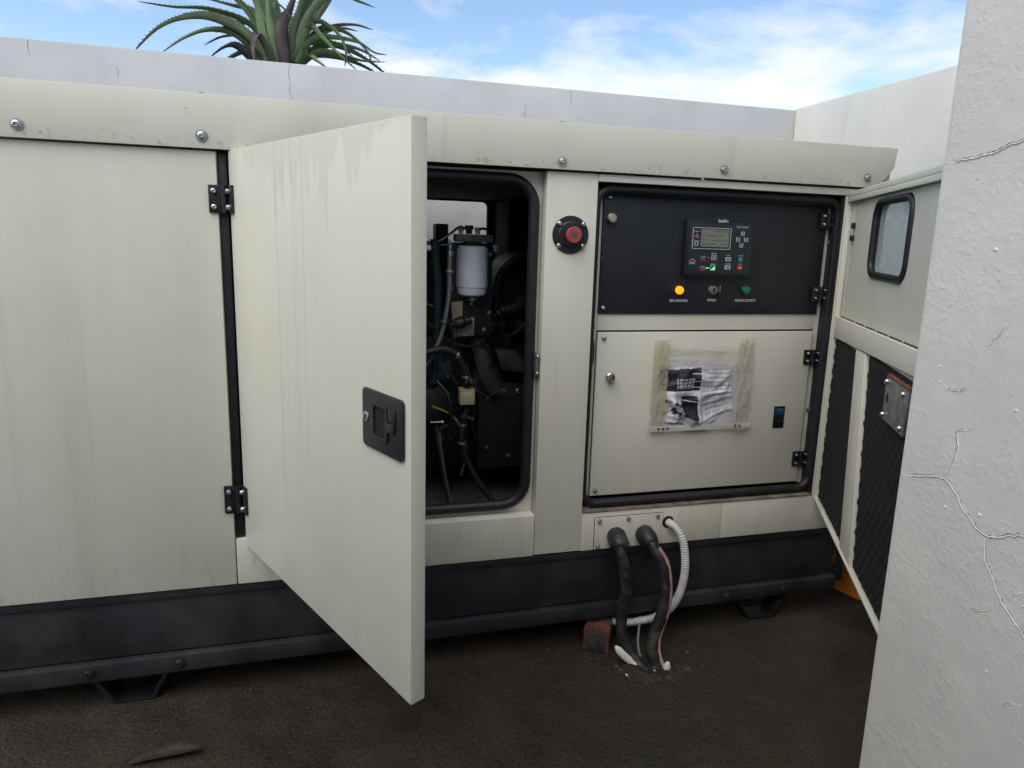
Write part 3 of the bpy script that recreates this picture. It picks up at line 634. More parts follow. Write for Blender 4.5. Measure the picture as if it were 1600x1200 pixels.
MB().box(0.5673, 0.5687, 0.0228, 0.0231, 0.809, 0.816).obj('key_symbol', PRINT, ctl)
MB().ringplate(rrect(0.565, 0.571, 0.787, 0.793, 0.003, 4), rrect(0.5665, 0.5695, 0.7885, 0.7915, 0.0015, 4), 0.0228, 0.0231).obj('key_symbol', PRINT, ctl)
for x, z, s in ((0.530, 0.8225, 'TEST'), (0.530, 0.7995, 'AUTO/MAN'), (0.568, 0.8225, 'START'), (0.568, 0.7995, 'STOP'), (0.430, 0.8850, 'Alarm'), (0.430, 0.8605, 'Running'), (0.486, 0.8272, 'Mains'), (0.486, 0.7985, 'Genset')):
    letter(s, 'lettering', ctl, (x, 0.0244, z), 0.0048, min(0.0185, 0.0031 * len(s)))
for z in (0.814, 0.7865):
    MB().box(0.4465, 0.4615, 0.0240, 0.0248, z + 0.001, z + 0.006).obj('status_print', BLUEK, ctl)
    MB().box(0.4465, 0.4615, 0.0240, 0.0248, z - 0.006, z - 0.0005).obj('status_print', REDK, ctl)
frame_key(0.486, 0.8165, 0.0145, 0.0135, 'breaker_symbol'); frame_key(0.485, 0.788, 0.0145, 0.0135, 'breaker_symbol')
MB().box(0.483, 0.489, 0.0240, 0.0248, 0.8135, 0.8195).obj('breaker_symbol', GREY, ctl)
MB().prism([(0.4795, 0.783), (0.4905, 0.783), (0.4905, 0.792), (0.485, 0.788)], 0.0240, 0.0248).obj('status_light', GREENL, ctl)
MB().box(0.464, 0.474, 0.0240, 0.0248, 0.7865, 0.7885).obj('status_light', GREENL, ctl)
MB().box(0.466, 0.474, 0.0240, 0.0248, 0.8155, 0.8163).obj('status_print', GREY, ctl)
MB().prism([(0.4135, 0.797), (0.4135, 0.807), (0.422, 0.812), (0.4305, 0.807), (0.4305, 0.797)], 0.0242, 0.0248).obj('house_symbol', GREY, ctl)
MB().prism([(0.4152, 0.7985), (0.4152, 0.806), (0.422, 0.810), (0.4288, 0.806), (0.4288, 0.7985)], 0.0239, 0.0242).obj('house_symbol', CF, ctl)
MB().box(0.418, 0.426, 0.0237, 0.0239, 0.7985, 0.803).obj('house_symbol', GREY, ctl)
MB().prism([(0.4235, 0.8685), (0.4365, 0.8685), (0.430, 0.881)], 0.0240, 0.0248).obj('alarm_symbol', PINKP, ctl)
MB().box(0.4294, 0.4306, 0.0238, 0.0240, 0.871, 0.877).obj('alarm_symbol', CF, ctl)
MB().ringplate([(0.430 + 0.0062 * cos(w * pi/10), 0.852 + 0.0062 * sin(w * pi/10)) for w in range(20)], [(0.430 + 0.0042 * cos(w * pi/10), 0.852 + 0.0042 * sin(w * pi/10)) for w in range(20)], 0.0240, 0.0248).obj('running_symbol', plain('pale_green_print', (0.45, 0.62, 0.55), 0.4, vary=0), ctl)
# ---- pilot lamps and key switch
def lamp(x, z, m, name):
    l = MB().lathe((x, 0.0428, z), (0, -1, 0), [(0.0135, 0), (0.0135, 0.003), (0.0122, 0.004)], 24).obj('lamp_ring', HINGE, gen, sharp=25)
    MB().lathe((x, 0.0388, z), (0, -1, 0), [(0.0112, 0), (0.0112, 0.007), (0.0105, 0.009), (0.008, 0.0102), (0.003, 0.0108)], 24).obj(name, m, l, sharp=25)
lamp(0.396, 0.725, glow('amber_lens', (1.0, 0.36, 0.005), 0.55), 'amber_lens')
gl, gnt, gb = new_mat('green_lens'); gb.inputs['Base Color'].default_value = (0.006, 0.17, 0.10, 1); gb.inputs['Roughness'].default_value = 0.2; MATS['green_lens'] = gl
lamp(0.602, 0.727, gl, 'green_lens')
ks = MB().lathe((0.500, 0.0428, 0.726), (0, -1, 0), [(0.0135, 0), (0.0135, 0.004), (0.012, 0.006), (0.0115, 0.012), (0.0085, 0.013), (0.0083, 0.0115), (0.006, 0.0115)], 24).obj('key_switch', DULLSTEEL, gen, sharp=25)
MB().box(0.4975, 0.499, 0.0275, 0.0315, 0.720, 0.732).obj('key_slot', DARK, ks)
MB().box(0.5145, 0.5165, 0.028, 0.042, 0.717, 0.7395).obj('key_bow', STEEL, ks, 0.0006)
letter('GEN. INDICATOR', 'lettering', panel, (0.3985, 0.0424, 0.6955), 0.0095, 0.055, bold=0.0002)
letter('POWER', 'lettering', panel, (0.5005, 0.0424, 0.6975), 0.0095, 0.027, bold=0.0002)
letter('MUNICIPAL ELECTRICITY', 'lettering', panel, (0.6065, 0.0424, 0.6975), 0.0095, 0.066, bold=0.0002)
# ---- breaker window in the lower door
bw = MB().box(0.735, 0.772, 0.0388, 0.0405, 0.317, 0.384).obj('breaker_face', plain('dark_breaker_plastic', (0.012, 0.014, 0.017), 0.4), ldoor)
MB().prism([(0.739, 0.357), (0.769, 0.357), (0.769, 0.378), (0.739, 0.378)], 0.0375, 0.0390).obj('breaker_label', plain('blue_breaker_label', (0.012, 0.055, 0.13), 0.4, vary=0.2), ldoor, 0.0004)
MB().box(0.745, 0.762, 0.034, 0.0387, 0.333, 0.341).obj('breaker_toggle', HINGE, ldoor, 0.001)
letter('TOPN', 'lettering', ldoor, (0.754, 0.0371, 0.3735), 0.008, 0.020, m=plain('pale_blue_print', (0.20, 0.36, 0.48), 0.4, vary=0))

# ---- emergency stop on the pillar
def ell(a, b, n=36): return [(a * cos(2*pi*k/n), b * sin(2*pi*k/n)) for k in range(n)]
es = MB().lathe((0.065, 0.0013, 0.864), (0, -1, 0), [(0.0475, 0), (0.0475, 0.0025), (0.0462, 0.004), (0.034, 0.0045), (0.031, 0.007), (0.026, 0.008)], 40).obj('stop_plate', HINGE, gen, sharp=25)
REDB = plain('faded_red_button', (0.42, 0.055, 0.065), 0.45, vary=0.12, scale=60)
MB().lathe((0.065, -0.0065, 0.864), (0, -1, 0), [(0.015, 0), (0.015, 0.014), (0.0195, 0.016), (0.0200, 0.024), (0.0185, 0.027), (0.0095, 0.0275), (0.009, 0.0265)], 32).obj('stop_button', REDB, es, sharp=25)
MB().lathe((0.065, -0.0328, 0.864), (0, -1, 0), [(0.0088, 0), (0.0085, 0.0012), (0.003, 0.0016)], 20).obj('button_cap', plain('worn_olive_metal', (0.16, 0.14, 0.09), 0.5, 0.5, vary=0.4, scale=200), es)
for k in range(4):
    w = radians(38 if k % 2 == 0 else -38); sx = 1 if k < 2 else -1
    place(SCREW, 'screw', es, (0.065 + sx * 0.0395 * cos(w), -0.0028, 0.864 + 0.0395 * sin(w) * 1.12))

# ---- cable gland plate
MB().box(0.1702, 0.3768, -0.0012, -0.0002, 0.0022, 0.0978).obj('gland_gasket', RUBBER, gen)
gp = MB().box(0.1715, 0.3755, -0.0035, -0.0013, 0.0035, 0.0965).obj('gland_plate', CREAM, gen, 0.001)
for x, z in ((0.184, 0.0885), (0.270, 0.0895), (0.359, 0.090), (0.182, 0.0135), (0.272, 0.0145)): place(SCREW, 'bolt', gp, (x, -0.0036, z))
MB().lathe((0.395, -0.0002, 0.066), (0, -1, 0), [(0.018, 0), (0.018, 0.001), (0.013, 0.0016)], 20).obj('conduit_grommet', DARK, gen)

# ---- base frame: dark folded rail with a lower lip, feet and bolts
base = MB().prism([(-1.75, -0.168), (0.955, -0.163), (0.985, -0.150), (0.985, -0.024), (-1.75, -0.024)], 0.014, 0.03).obj('base_rail', FRAMEPAINT, gen, 0.003)
MB().box(-1.75, 0.992, 0.006, 1.0, -0.0235, -0.0035).obj('base_flange', FRAMEPAINT, gen, 0.003)
MB().prism([(-1.75, -0.218), (0.99, -0.206), (0.99, -0.166), (-1.75, -0.1725)], -0.004, 0.06).obj('base_lip', FRAMEPAINT, gen, 0.004)
MB().box(-1.75, 0.985, 0.95, 0.99, -0.21, -0.025).obj('base_rail', FRAMEPAINT, gen, 0.003)
MB().box(-1.60, -1.54, 0.031, 0.949, -0.20, -0.025).obj('cross_member', FRAMEPAINT, gen, 0.003)
n = 28; HX, HZ = 1.010, -0.118
eo = [(HX + 0.034 * max(-0.74, min(1, 1.5 * cos(2*pi*k/n))), HZ + 0.085 * max(-1, min(1, 1.5 * sin(2*pi*k/n)))) for k in range(n)]
ei = [(HX + 0.014 * cos(2*pi*k/n) - 0.003 , HZ + 0.022 * sin(2*pi*k/n)) for k in range(n)]
MB().ringplate(eo, ei, 0.032, 0.040).obj('lifting_lug', FRAMEPAINT, gen)
RB = bolt_mesh(0.010, 0.013, plain('rusty_dark_bolt', (0.035, 0.026, 0.021), 0.6, 0.3, vary=0.4), 'bolt')
for x, z in ((-1.078, -0.190), (-0.884, -0.190), (0.605, -0.187), (0.799, -0.185)): place(RB, 'bolt', base, (x, -0.0043, z))
def foot(x0):
    MB().prism([(x0, -0.219), (x0 + 0.012, -0.219), (x0 + 0.052, -0.284), (x0 + 0.128, -0.284), (x0 + 0.160, -0.219), (x0 + 0.172, -0.219), (x0 + 0.134, -G + 0.001), (x0 + 0.046, -G + 0.001)], 0.012, 0.07).obj('foot', ENGINE, gen, 0.001)
foot(-1.083); foot(0.655)

# ---- left door, standing open
HXL = -0.724; AL = 1.0744; LX, LY = cos(AL), -sin(AL); NLX, NLY = sin(AL), cos(AL)      # along the leaf; towards its inside
def tl(p): return (HXL + LX * p.x + NLX * p.y, LY * p.x + NLY * p.y, p.z)              # p = (u, depth, z)
def LMB(): return MB(tl)
RZL = math.atan2(LY, LX)
DW = 0.7235
door = LMB().box(0.0, DW, 0.0, 0.028, 0.1005, 1.0205).obj('engine_door', DOORCREAM, gen, 0.004)
LMB().box(0.03, DW - 0.03, 0.0285, 0.046, 0.14, 0.98).obj('foam_lining', FOAM, door, 0.004)
def lplace(me, name, u, dep, z): p = tl(Vector((u, dep, z))); return place(me, name, door, p, RZL)
PH = plain('handle_plastic', (0.017, 0.017, 0.020), 0.36, vary=0.12, scale=50, bump=0.06)
LMB().prism(rrect(0.586, 0.7085, 0.511, 0.609, 0.009, 5), -0.005, -0.0003).obj('handle_plate', PH, door, 0.0015)
LMB().ringplate(rrect(0.622, 0.668, 0.532, 0.592, 0.005, 4), rrect(0.6275, 0.6625, 0.538, 0.586, 0.004, 4), -0.0085, -0.0045).obj('handle_rim', PH, door, 0.0008)
LMB().prism(rrect(0.6277, 0.6623, 0.5382, 0.5858, 0.004, 4), -0.0056, -0.0046).obj('handle_recess', DARK, door)
LMB().box(0.6685, 0.689, -0.0095, -0.0048, 0.5515, 0.5675).obj('handle_paddle', PH, door, 0.0015)
LMB().box(0.6685, 0.690, -0.0075, -0.0048, 0.569, 0.590).obj('handle_paddle', PH, door, 0.0015)
LMB().lathe((0.5985, -0.0048, 0.561), (0, -1, 0), [(0.0085, 0), (0.0085, 0.0012), (0.0072, 0.002), (0.003, 0.0022)], 22).obj('key_lock', STEEL, door, sharp=25)
LMB().box(0.5973, 0.5997, -0.0078, -0.0069, 0.5565, 0.5655).obj('key_slot', DARK, door)
def left_hinge(z0, z1):
    h = MB().box(-0.7655, -0.738, -0.0055, -0.0003, z0, z1).obj('hinge', HINGE, gen, 0.001)
    MB().tube([(-0.733, -0.007, z0 + 0.001), (-0.733, -0.007, z1 - 0.001)], 0.0062, 10).obj('hinge_pin', HINGE, h)
    LMB().box(-0.004, 0.028, -0.0055, -0.0003, z0, z1).obj('hinge_leaf', HINGE, h, 0.001)
    for z in (z0 + 0.013, z1 - 0.013):
        place(SCREW, 'screw', h, (-0.7545, -0.0056, z)); p = tl(Vector((0.013, -0.0056, z))); place(SCREW, 'screw', h, p, RZL)
left_hinge(0.885, 0.945); left_hinge(0.186, 0.254)

# ---- right door, standing open: inner side with window, brace bars, foam and latch plate
HXR = 0.874; AR = 1.0762; RX, RY = -cos(AR), -sin(AR); NX, NY = -sin(AR), cos(AR)        # along the leaf; towards its inside
def tr(p): return (HXR + RX * p.x + NX * p.y, RY * p.x + NY * p.y, p.z)                # p = (u, height above pan, z)
def RMB(): return MB(tr)
RZR = math.atan2(NX, -NY) if False else math.atan2(-NX, NY) + pi
rdoor = RMB().ringplate(rrect(0.0, 0.752, 0.105, 1.006, 0.002, 6), rrect(0.272, 0.548, 0.795, 0.962, 0.035, 6), -0.034, -0.013).obj('control_door', CREAM, gen)
RMB().box(0.0, 0.752, -0.0128, 0.0, 0.9925, 1.006).obj('top_lip', CREAM, rdoor, 0.001)
RMB().box(0.0, 0.752, -0.004, 0.0, 0.9795, 0.992).obj('top_flange', CREAM, rdoor, 0.001)
RMB().box(0.0, 0.752, -0.0128, 0.0, 0.105, 0.111).obj('bottom_lip', CREAM, rdoor, 0.001)
RMB().box(0.0, 0.006, -0.0128, 0.0, 0.1115, 0.979).obj('hinge_lip', CREAM, rdoor, 0.001)
RMB().box(0.743, 0.752, -0.0128, 0.0, 0.1115, 0.979).obj('free_lip', CREAM, rdoor, 0.001)
RMB().prism([(0.03, 0.66), (0.742, 0.676), (0.742, 0.628), (0.0065, 0.600), (0.0065, 0.66)], -0.0128, -0.002).obj('brace_bar', CREAM, rdoor, 0.0015)
RMB().prism([(0.276, 0.607), (0.366, 0.609), (0.455, 0.1115), (0.350, 0.1115)], -0.0128, -0.003).obj('brace_bar', CREAM, rdoor, 0.0015)
def foam(poly, name='foam_panel'):
    """convoluted foam pad: a grid bent into diagonal ribs"""
    (u0, u1, u2, u3, z0, z1) = poly; nu, nz_ = 34, 96; vs = []; fs = []
    for j in range(nz_ + 1):
        fz = j / nz_; z = z0 + (z1 - z0) * fz; a = u0 + (u1 - u0) * fz; b = u2 + (u3 - u2) * fz
        for i in range(nu + 1):
            u = a + (b - a) * i / nu; e = min(1, i / 2, (nu - i) / 2, j / 2, (nz_ - j) / 2)
            h = -0.0125 + e * (0.0042 + 0.0026 * sin((u * 1.0 - z * 0.75) * 190) + 0.0014 * sin((u + z * 0.6) * 240))
            vs.append((u, h, z))
    for j in range(nz_):
        for i in range(nu): k = j * (nu + 1) + i; fs.append((k, k + 1, k + nu + 2, k + nu + 1))
    RMB().add(vs, fs).obj(name, FOAM, rdoor, sharp=80)
foam((0.0075, 0.0075, 0.349, 0.275, 0.1125, 0.600)); foam((0.456, 0.367, 0.742, 0.742, 0.1125, 0.612))
wf = RMB().tube([(p[0], -0.014, p[1]) for p in rrect(0.270, 0.550, 0.793, 0.964, 0.036, 8)], 0.0088, 12, closed=True).obj('window_rubber', RUBBER, rdoor)
def pane_mat():
    m, nt, b = new_mat('dusty_glass'); t = NT(nt)
    d = t.ramp(t.noise(scale=24, detail=6, rough=0.7), 0.3, 0.8, 0.25, 0.5)
    b.inputs['Base Color'].default_value = (0.62, 0.66, 0.67, 1); b.inputs['Roughness'].default_value = 0.12
    tr_ = t.n('ShaderNodeBsdfTransparent'); tr_.inputs[0].default_value = (0.80, 0.86, 0.87, 1); mx = t.n('ShaderNodeMixShader'); t.put(mx.inputs[0], d)
    nt.links.new(tr_.outputs[0], mx.inputs[1]); nt.links.new(b.outputs[0], mx.inputs[2]); nt.links.new(mx.outputs[0], nt.nodes['Material Output'].inputs[0]); return m
RMB().prism(rrect(0.2725, 0.5475, 0.7955, 0.9615, 0.036, 8), -0.026, -0.022).obj('window_pane', pane_mat(), rdoor)
for z in (0.914, 0.881): RMB().box(0.055, 0.073, -0.0128, -0.004, z - 0.008, z + 0.008).obj('hinge_nut', HINGE, rdoor, 0.003)
RMB().box(0.012, 0.045, -0.0128, -0.0115, 0.665, 0.975).obj('hinge_stiffener', CREAM, rdoor, 0.0004)
RUSTEDGE = plain('rust_brown_edge', (0.20, 0.075, 0.035), 0.8, vary=0.4, scale=90)
lp = RMB().box(0.567, 0.708, -0.006, 0.0005, 0.508, 0.598).obj('latch_plate', DULLSTEEL, rdoor, 0.0015)
RMB().box(0.567, 0.708, -0.0120, 0.0004, 0.5985, 0.603).obj('latch_edge', RUSTEDGE, rdoor, 0.001)
RMB().prism([(0.588 + 0.006 * cos(k * pi/6), 0.556 + 0.010 * sin(k * pi/6)) for k in range(12)], 0.0006, 0.0012).obj('latch_slot', DARK, rdoor)
RS = MB().lathe((0, 0, 0), (NX, NY, 0), [(0.006, 0), (0.006, 0.003), (0.0045, 0.005), (0.002, 0.0056)], 14).data('rivet', STEEL, lift=False)
for u, z in ((0.577, 0.588), (0.686, 0.586), (0.575, 0.518), (0.690, 0.520)): place(RS, 'rivet', rdoor, tr(Vector((u, 0.0006, z))))
RMB().prism([(0.03, 0.6605), (0.742, 0.6765), (0.742, 0.679), (0.03, 0.663)], -0.0129, -0.0105).obj('bar_seam', plain('dirty_seam', (0.05, 0.042, 0.032), 0.9, vary=0.5, scale=120), rdoor)
for k in range(7): place(RS, 'rivet', rdoor, tr(Vector((0.10 + 0.10 * k, -0.0115, 0.6635 + 0.00225 * k)))).scale = (0.42, 0.42, 0.42)

# ---- engine, seen in the doorway and behind the open door
for k in range(4): MB().lathe((-1.15 + 0.22 * k, 0.40, 0.66), (0, 1, 0), [(0.028, 0), (0.034, 0.004), (0.034, 0.06), (0.03, 0.065)], 16).obj('intake_port', CAST, gen, sharp=30)
MB().tube(spline([(-1.2, 0.36, 0.66), (-0.9, 0.35, 0.67), (-0.6, 0.35, 0.67), (-0.38, 0.36, 0.66)], 5), 0.034, 14).obj('intake_manifold', CAST, gen)
MB().lathe((-0.62, 0.34, 0.40), (0, 0, -1), [(0.045, 0), (0.048, 0.01), (0.048, 0.12), (0.04, 0.135)], 24).obj('oil_filter', ENGINE, gen, sharp=30)
MB().lathe((-0.95, 0.33, 0.42), (1, 0, 0), [(0.06, 0), (0.075, 0.01), (0.075, 0.13), (0.05, 0.15)], 24).obj('alternator', CAST, gen, sharp=30)
eng = MB().box(-1.30, 0.02, 0.42, 0.74, 0.13, 0.540).obj('engine_block', ENGINE, gen, 0.012)
MB().box(-1.25, -0.16, 0.46, 0.70, 0.542, 0.80).obj('cylinder_head', ENGINE, gen, 0.015)
for k in range(9): MB().box(-0.86 + k * 0.08, -0.82 + k * 0.08, 0.47, 0.55, 0.8005, 0.845 + 0.02 * (k % 3)).obj('injector', ENGINE, gen, 0.006)
MB().lathe((-0.02, 0.63, 0.30), (1, 0, 0), [(0.20, -0.10), (0.25, -0.085), (0.255, 0.0), (0.262, 0.004), (0.262, 0.03), (0.25, 0.034), (0.24, 0.11), (0.18, 0.14)], 48).obj('flywheel_housing', ENGINE, gen, sharp=30)
MB().prism([(-0.055, 0.515), (0.012, 0.508), (0.040, 0.47), (0.036, 0.445), (-0.036, 0.455)], 0.30, 0.36).obj('lifting_bracket', CAST, gen, 0.004)
MB().lathe((-0.018, 0.2995, 0.468), (0, -1, 0), [(0.007, 0), (0.007, 0.004)], 12).obj('bracket_hole', STEEL, gen)
arm = MB().tube(spline([(-0.105, 0.34, 0.56), (-0.095, 0.32, 0.50), (-0.075, 0.31, 0.43), (-0.048, 0.31, 0.385)], 5), 0.026, 10, flat=0.4).obj('intake_strap', CAST, gen)
MB().box(-0.10, 0.132, 0.34, 0.365, 0.13, 0.405).obj('mount_plate', ENGINE, gen, 0.006)
for x in (-0.026, 0.025): place(bolt_mesh(0.011, 0.014, DULLSTEEL, 'bolt') if x < 0 else bpy.data.meshes['bolt'], 'bolt', gen, (x, 0.3395, 0.378))
# air cleaner and exhaust ducting at the right of the bay
MB().lathe((0.075, 0.62, 0.685), (0, -1, 0), [(0.10, 0), (0.118, 0.01), (0.118, 0.20), (0.126, 0.205), (0.126, 0.222), (0.112, 0.226), (0.10, 0.222), (0.095, 0.16)], 40).obj('air_cleaner', RUSTDARK, gen, sharp=30)
MB().box(0.062, 0.137, 0.70, 0.95, 0.12, 0.98).obj('exhaust_shroud', FOAM, gen, 0.01)
MB().prism([(0.020, 0.755), (0.036, 0.742), (0.036, 0.70), (0.012, 0.70), (0.014, 0.735)], 0.86, 0.90).obj('bracket', ENGINE, gen, 0.002)
MB().tube(spline([(-0.05, 0.5, 0.60), (-0.02, 0.52, 0.63), (0.0, 0.55, 0.66), (0.03, 0.58, 0.67)], 5), 0.030, 14).obj('intake_pipe', RUSTDARK, gen)
MB().box(-0.10, 0.10, 0.58, 0.66, 0.625, 0.70).obj('exhaust_manifold', RUSTDARK, gen, 0.02)
# fuel filter on its bracket
ff = MB().lathe((-0.136, 0.28, 0.820), (0, 0, -1), [(0.038, -0.004), (0.0405, 0), (0.0435, 0.004), (0.0445, 0.012), (0.0455, 0.10), (0.0455, 0.112), (0.0435, 0.114), (0.043, 0.118), (0.0425, 0.125), (0.040, 0.134), (0.033, 0.139), (0.016, 0.141)], 36).obj('fuel_filter', FILTERW, gen, sharp=30)
MB().lathe((-0.136, 0.28, 0.680), (0, 0, -1), [(0.014, 0), (0.019, 0.002), (0.019, 0.011), (0.016, 0.0125), (0.008, 0.013), (0.0045, 0.014), (0.0045, 0.026)], 18).obj('drain_valve', DULLSTEEL, ff, sharp=30)
MB().lathe((-0.136, 0.28, 0.826), (0, 0, 1), [(0.031, -0.002), (0.031, 0.006), (0.026, 0.008), (0.024, 0.012)], 30).obj('filter_head_ring', CAST, ff, sharp=30)
HEADM = plain('grey_alloy_casting', (0.13, 0.125, 0.115), 0.5, 0.4, vary=0.3, scale=70, bump=0.3)
MB().box(-0.188, -0.080, 0.255, 0.31, 0.834, 0.856).obj('filter_head', HEADM, ff, 0.004)
MB().lathe((-0.148, 0.275, 0.857), (0, 0, 1), [(0.009, 0), (0.009, 0.012), (0.013, 0.013), (0.013, 0.022), (0.010, 0.024)], 6).obj('banjo_bolt', ENGINE, ff)
MB().lathe((-0.124, 0.268, 0.857), (0, 0, 1), [(0.007, 0), (0.007, 0.010), (0.009, 0.011), (0.009, 0.019)], 6).obj('fitting', BEIGEBOX, ff)
MB().lathe((-0.172, 0.268, 0.857), (0, 0, 1), [(0.006, 0), (0.006, 0.008), (0.009, 0.009), (0.009, 0.015)], 6).obj('fitting', BEIGEBOX, ff)
MB().tube(spline([(-0.118, 0.268, 0.872), (-0.105, 0.27, 0.873), (-0.092, 0.275, 0.868), (-0.088, 0.28, 0.856)], 5), 0.0035, 8).obj('fuel_line', RUBBER, ff)
MB().box(-0.200, -0.072, 0.30, 0.318, 0.56, 0.832).obj('filter_backplate', ENGINE, gen, 0.003)
MB().prism([(-0.082, 0.828), (-0.068, 0.828), (-0.064, 0.812), (-0.078, 0.808)], 0.255, 0.262).obj('clip', DULLSTEEL, gen, 0.001)
# pipes, hoses and pumps at the front of the engine
MB().tube(spline([(-0.32, 0.3, 0.831), (-0.249, 0.3, 0.831), (-0.226, 0.3, 0.836), (-0.19, 0.3, 0.862), (-0.177, 0.3, 0.873), (-0.165, 0.3, 0.876), (-0.157, 0.31, 0.870)], 4), 0.0036, 8).obj('injection_pipe', STEEL, gen)
MB().tube([(-0.34, 0.29, 0.825), (-0.200, 0.285, 0.8245)], 0.0026, 8).obj('injection_pipe', STEEL, gen)
MB().lathe((-0.206, 0.285, 0.8245), (1, 0, 0), [(0.005, 0), (0.007, 0.001), (0.007, 0.012), (0.005, 0.014)], 6).obj('union_nut', BEIGEBOX, gen)
MB().tube(spline([(-0.209, 0.22, 0.800), (-0.209, 0.22, 0.75), (-0.211, 0.22, 0.68), (-0.226, 0.22, 0.592), (-0.25, 0.22, 0.53), (-0.30, 0.23, 0.45)], 6), 0.0068, 10).obj('braided_hose', BRAID, gen)
MB().lathe((-0.209, 0.22, 0.795), (0, 0, 1), [(0.0085, 0), (0.0085, 0.016), (0.006, 0.018), (0.006, 0.032), (0.0035, 0.034), (0.0035, 0.045)], 12).obj('hose_end', STEEL, gen)
corrugated([(-0.248, 0.25, 0.84), (-0.243, 0.25, 0.77), (-0.238, 0.25, 0.70), (-0.238, 0.25, 0.56), (-0.25, 0.25, 0.43)], 0.0125, 0.0075, 0.0025).obj('wiring_conduit', TEALHOSE, gen)
MB().tube(spline([(-0.32, 0.2, 0.52), (-0.258, 0.2, 0.535), (-0.223, 0.2, 0.539), (-0.186, 0.2, 0.520), (-0.163, 0.2, 0.468), (-0.158, 0.2, 0.438)], 6), 0.0105, 10).obj('rubber_hose', RUBBER, gen)
MB().prism([(-0.193, 0.66), (-0.160, 0.665), (-0.160, 0.618), (-0.125, 0.616), (-0.125, 0.562), (-0.185, 0.560)], 0.292, 0.299).obj('pump_bracket', BEIGE, gen, 0.001)
pm = MB().lathe((-0.19, 0.275, 0.598), (0.96, -0.02, 0.26), [(0.010, -0.006), (0.010, 0.006), (0.016, 0.008), (0.018, 0.03), (0.012, 0.036), (0.012, 0.052), (0.008, 0.055)], 16).obj('lift_pump', ENGINE, gen, sharp=30)
MB().lathe((-0.176, 0.258, 0.588), (0, 0, -1), [(0.005, 0), (0.005, 0.012), (0.007, 0.013), (0.007, 0.02)], 8).obj('pump_fitting', STEEL, gen)
MB().prism([(-0.255, 0.425), (-0.25, 0.51), (-0.222, 0.515), (-0.214, 0.48), (-0.188, 0.485), (-0.19, 0.43)], 0.30, 0.36).obj('injection_pump', BLUEPLASTIC, gen, 0.006)
MB().lathe((-0.235, 0.30, 0.36), (0, -1, 0), [(0.055, -0.06), (0.055, 0.03), (0.045, 0.036), (0.02, 0.04)], 28).obj('starter_motor', ENGINE, gen, sharp=30)
MB().lathe((-0.205, 0.30, 0.27), (0, -1, 0), [(0.030, -0.06), (0.030, 0.02), (0.024, 0.026), (0.018, 0.026), (0.016, 0.01)], 24).obj('drain_boss', CAST, gen, sharp=30)
bx = MB().box(-0.180, -0.138, 0.185, 0.222, 0.381, 0.421).obj('solenoid_block', BEIGEBOX, gen, 0.0015)
MB().box(-0.181, -0.137, 0.184, 0.223, 0.4215, 0.425).obj('solenoid_lid', BEIGEBOX, bx, 0.0008)
for z0, d_ in ((0.426, 1), (0.3805, -1)):
    MB().lathe((-0.159, 0.2, z0), (0, 0, d_), [(0.008, 0), (0.008, 0.012), (0.0115, 0.013), (0.0115, 0.02), (0.009, 0.021)], 6).obj('fitting', ENGINE, bx)
for x, y, z in ((-0.164, 0.186, 0.452), (-0.150, 0.188, 0.449), (-0.170, 0.186, 0.346), (-0.156, 0.188, 0.343), (-0.146, 0.19, 0.338)):
    MB().lathe((x, y, z), (0.5, -1, 0.2), [(0.0045, 0), (0.006, 0.001), (0.006, 0.006), (0.004, 0.010)], 10).obj('hose_clamp', STEEL, bx)
MB().tube(spline([(-0.160, 0.2, 0.36), (-0.166, 0.2, 0.335), (-0.171, 0.2, 0.269), (-0.145, 0.2, 0.19), (-0.096, 0.19, 0.108), (-0.046, 0.17, 0.05), (-0.02, 0.16, 0.025)], 6), 0.0095, 10).obj('drain_hose', RUBBER, gen)
corrugated([(-0.244, 0.2, 0.329), (-0.240, 0.2, 0.28), (-0.228, 0.2, 0.214), (-0.214, 0.195, 0.13), (-0.203, 0.185, 0.062), (-0.20, 0.18, 0.025)], 0.0085, 0.006, 0.0018).obj('sheathed_cable', RUBBER, gen)
MB().tube(spline([(-0.236, 0.193, 0.30), (-0.226, 0.19, 0.214), (-0.210, 0.186, 0.13), (-0.196, 0.178, 0.06), (-0.192, 0.175, 0.025)], 6), 0.0032, 8).obj('earth_braid', BRAID, gen)
MB().lathe((-0.262, 0.19, 0.333), (1, 0, 0), [(0.003, 0), (0.003, 0.028), (0.006, 0.029), (0.006, 0.036)], 8).obj('cable_lug', STEEL, gen)

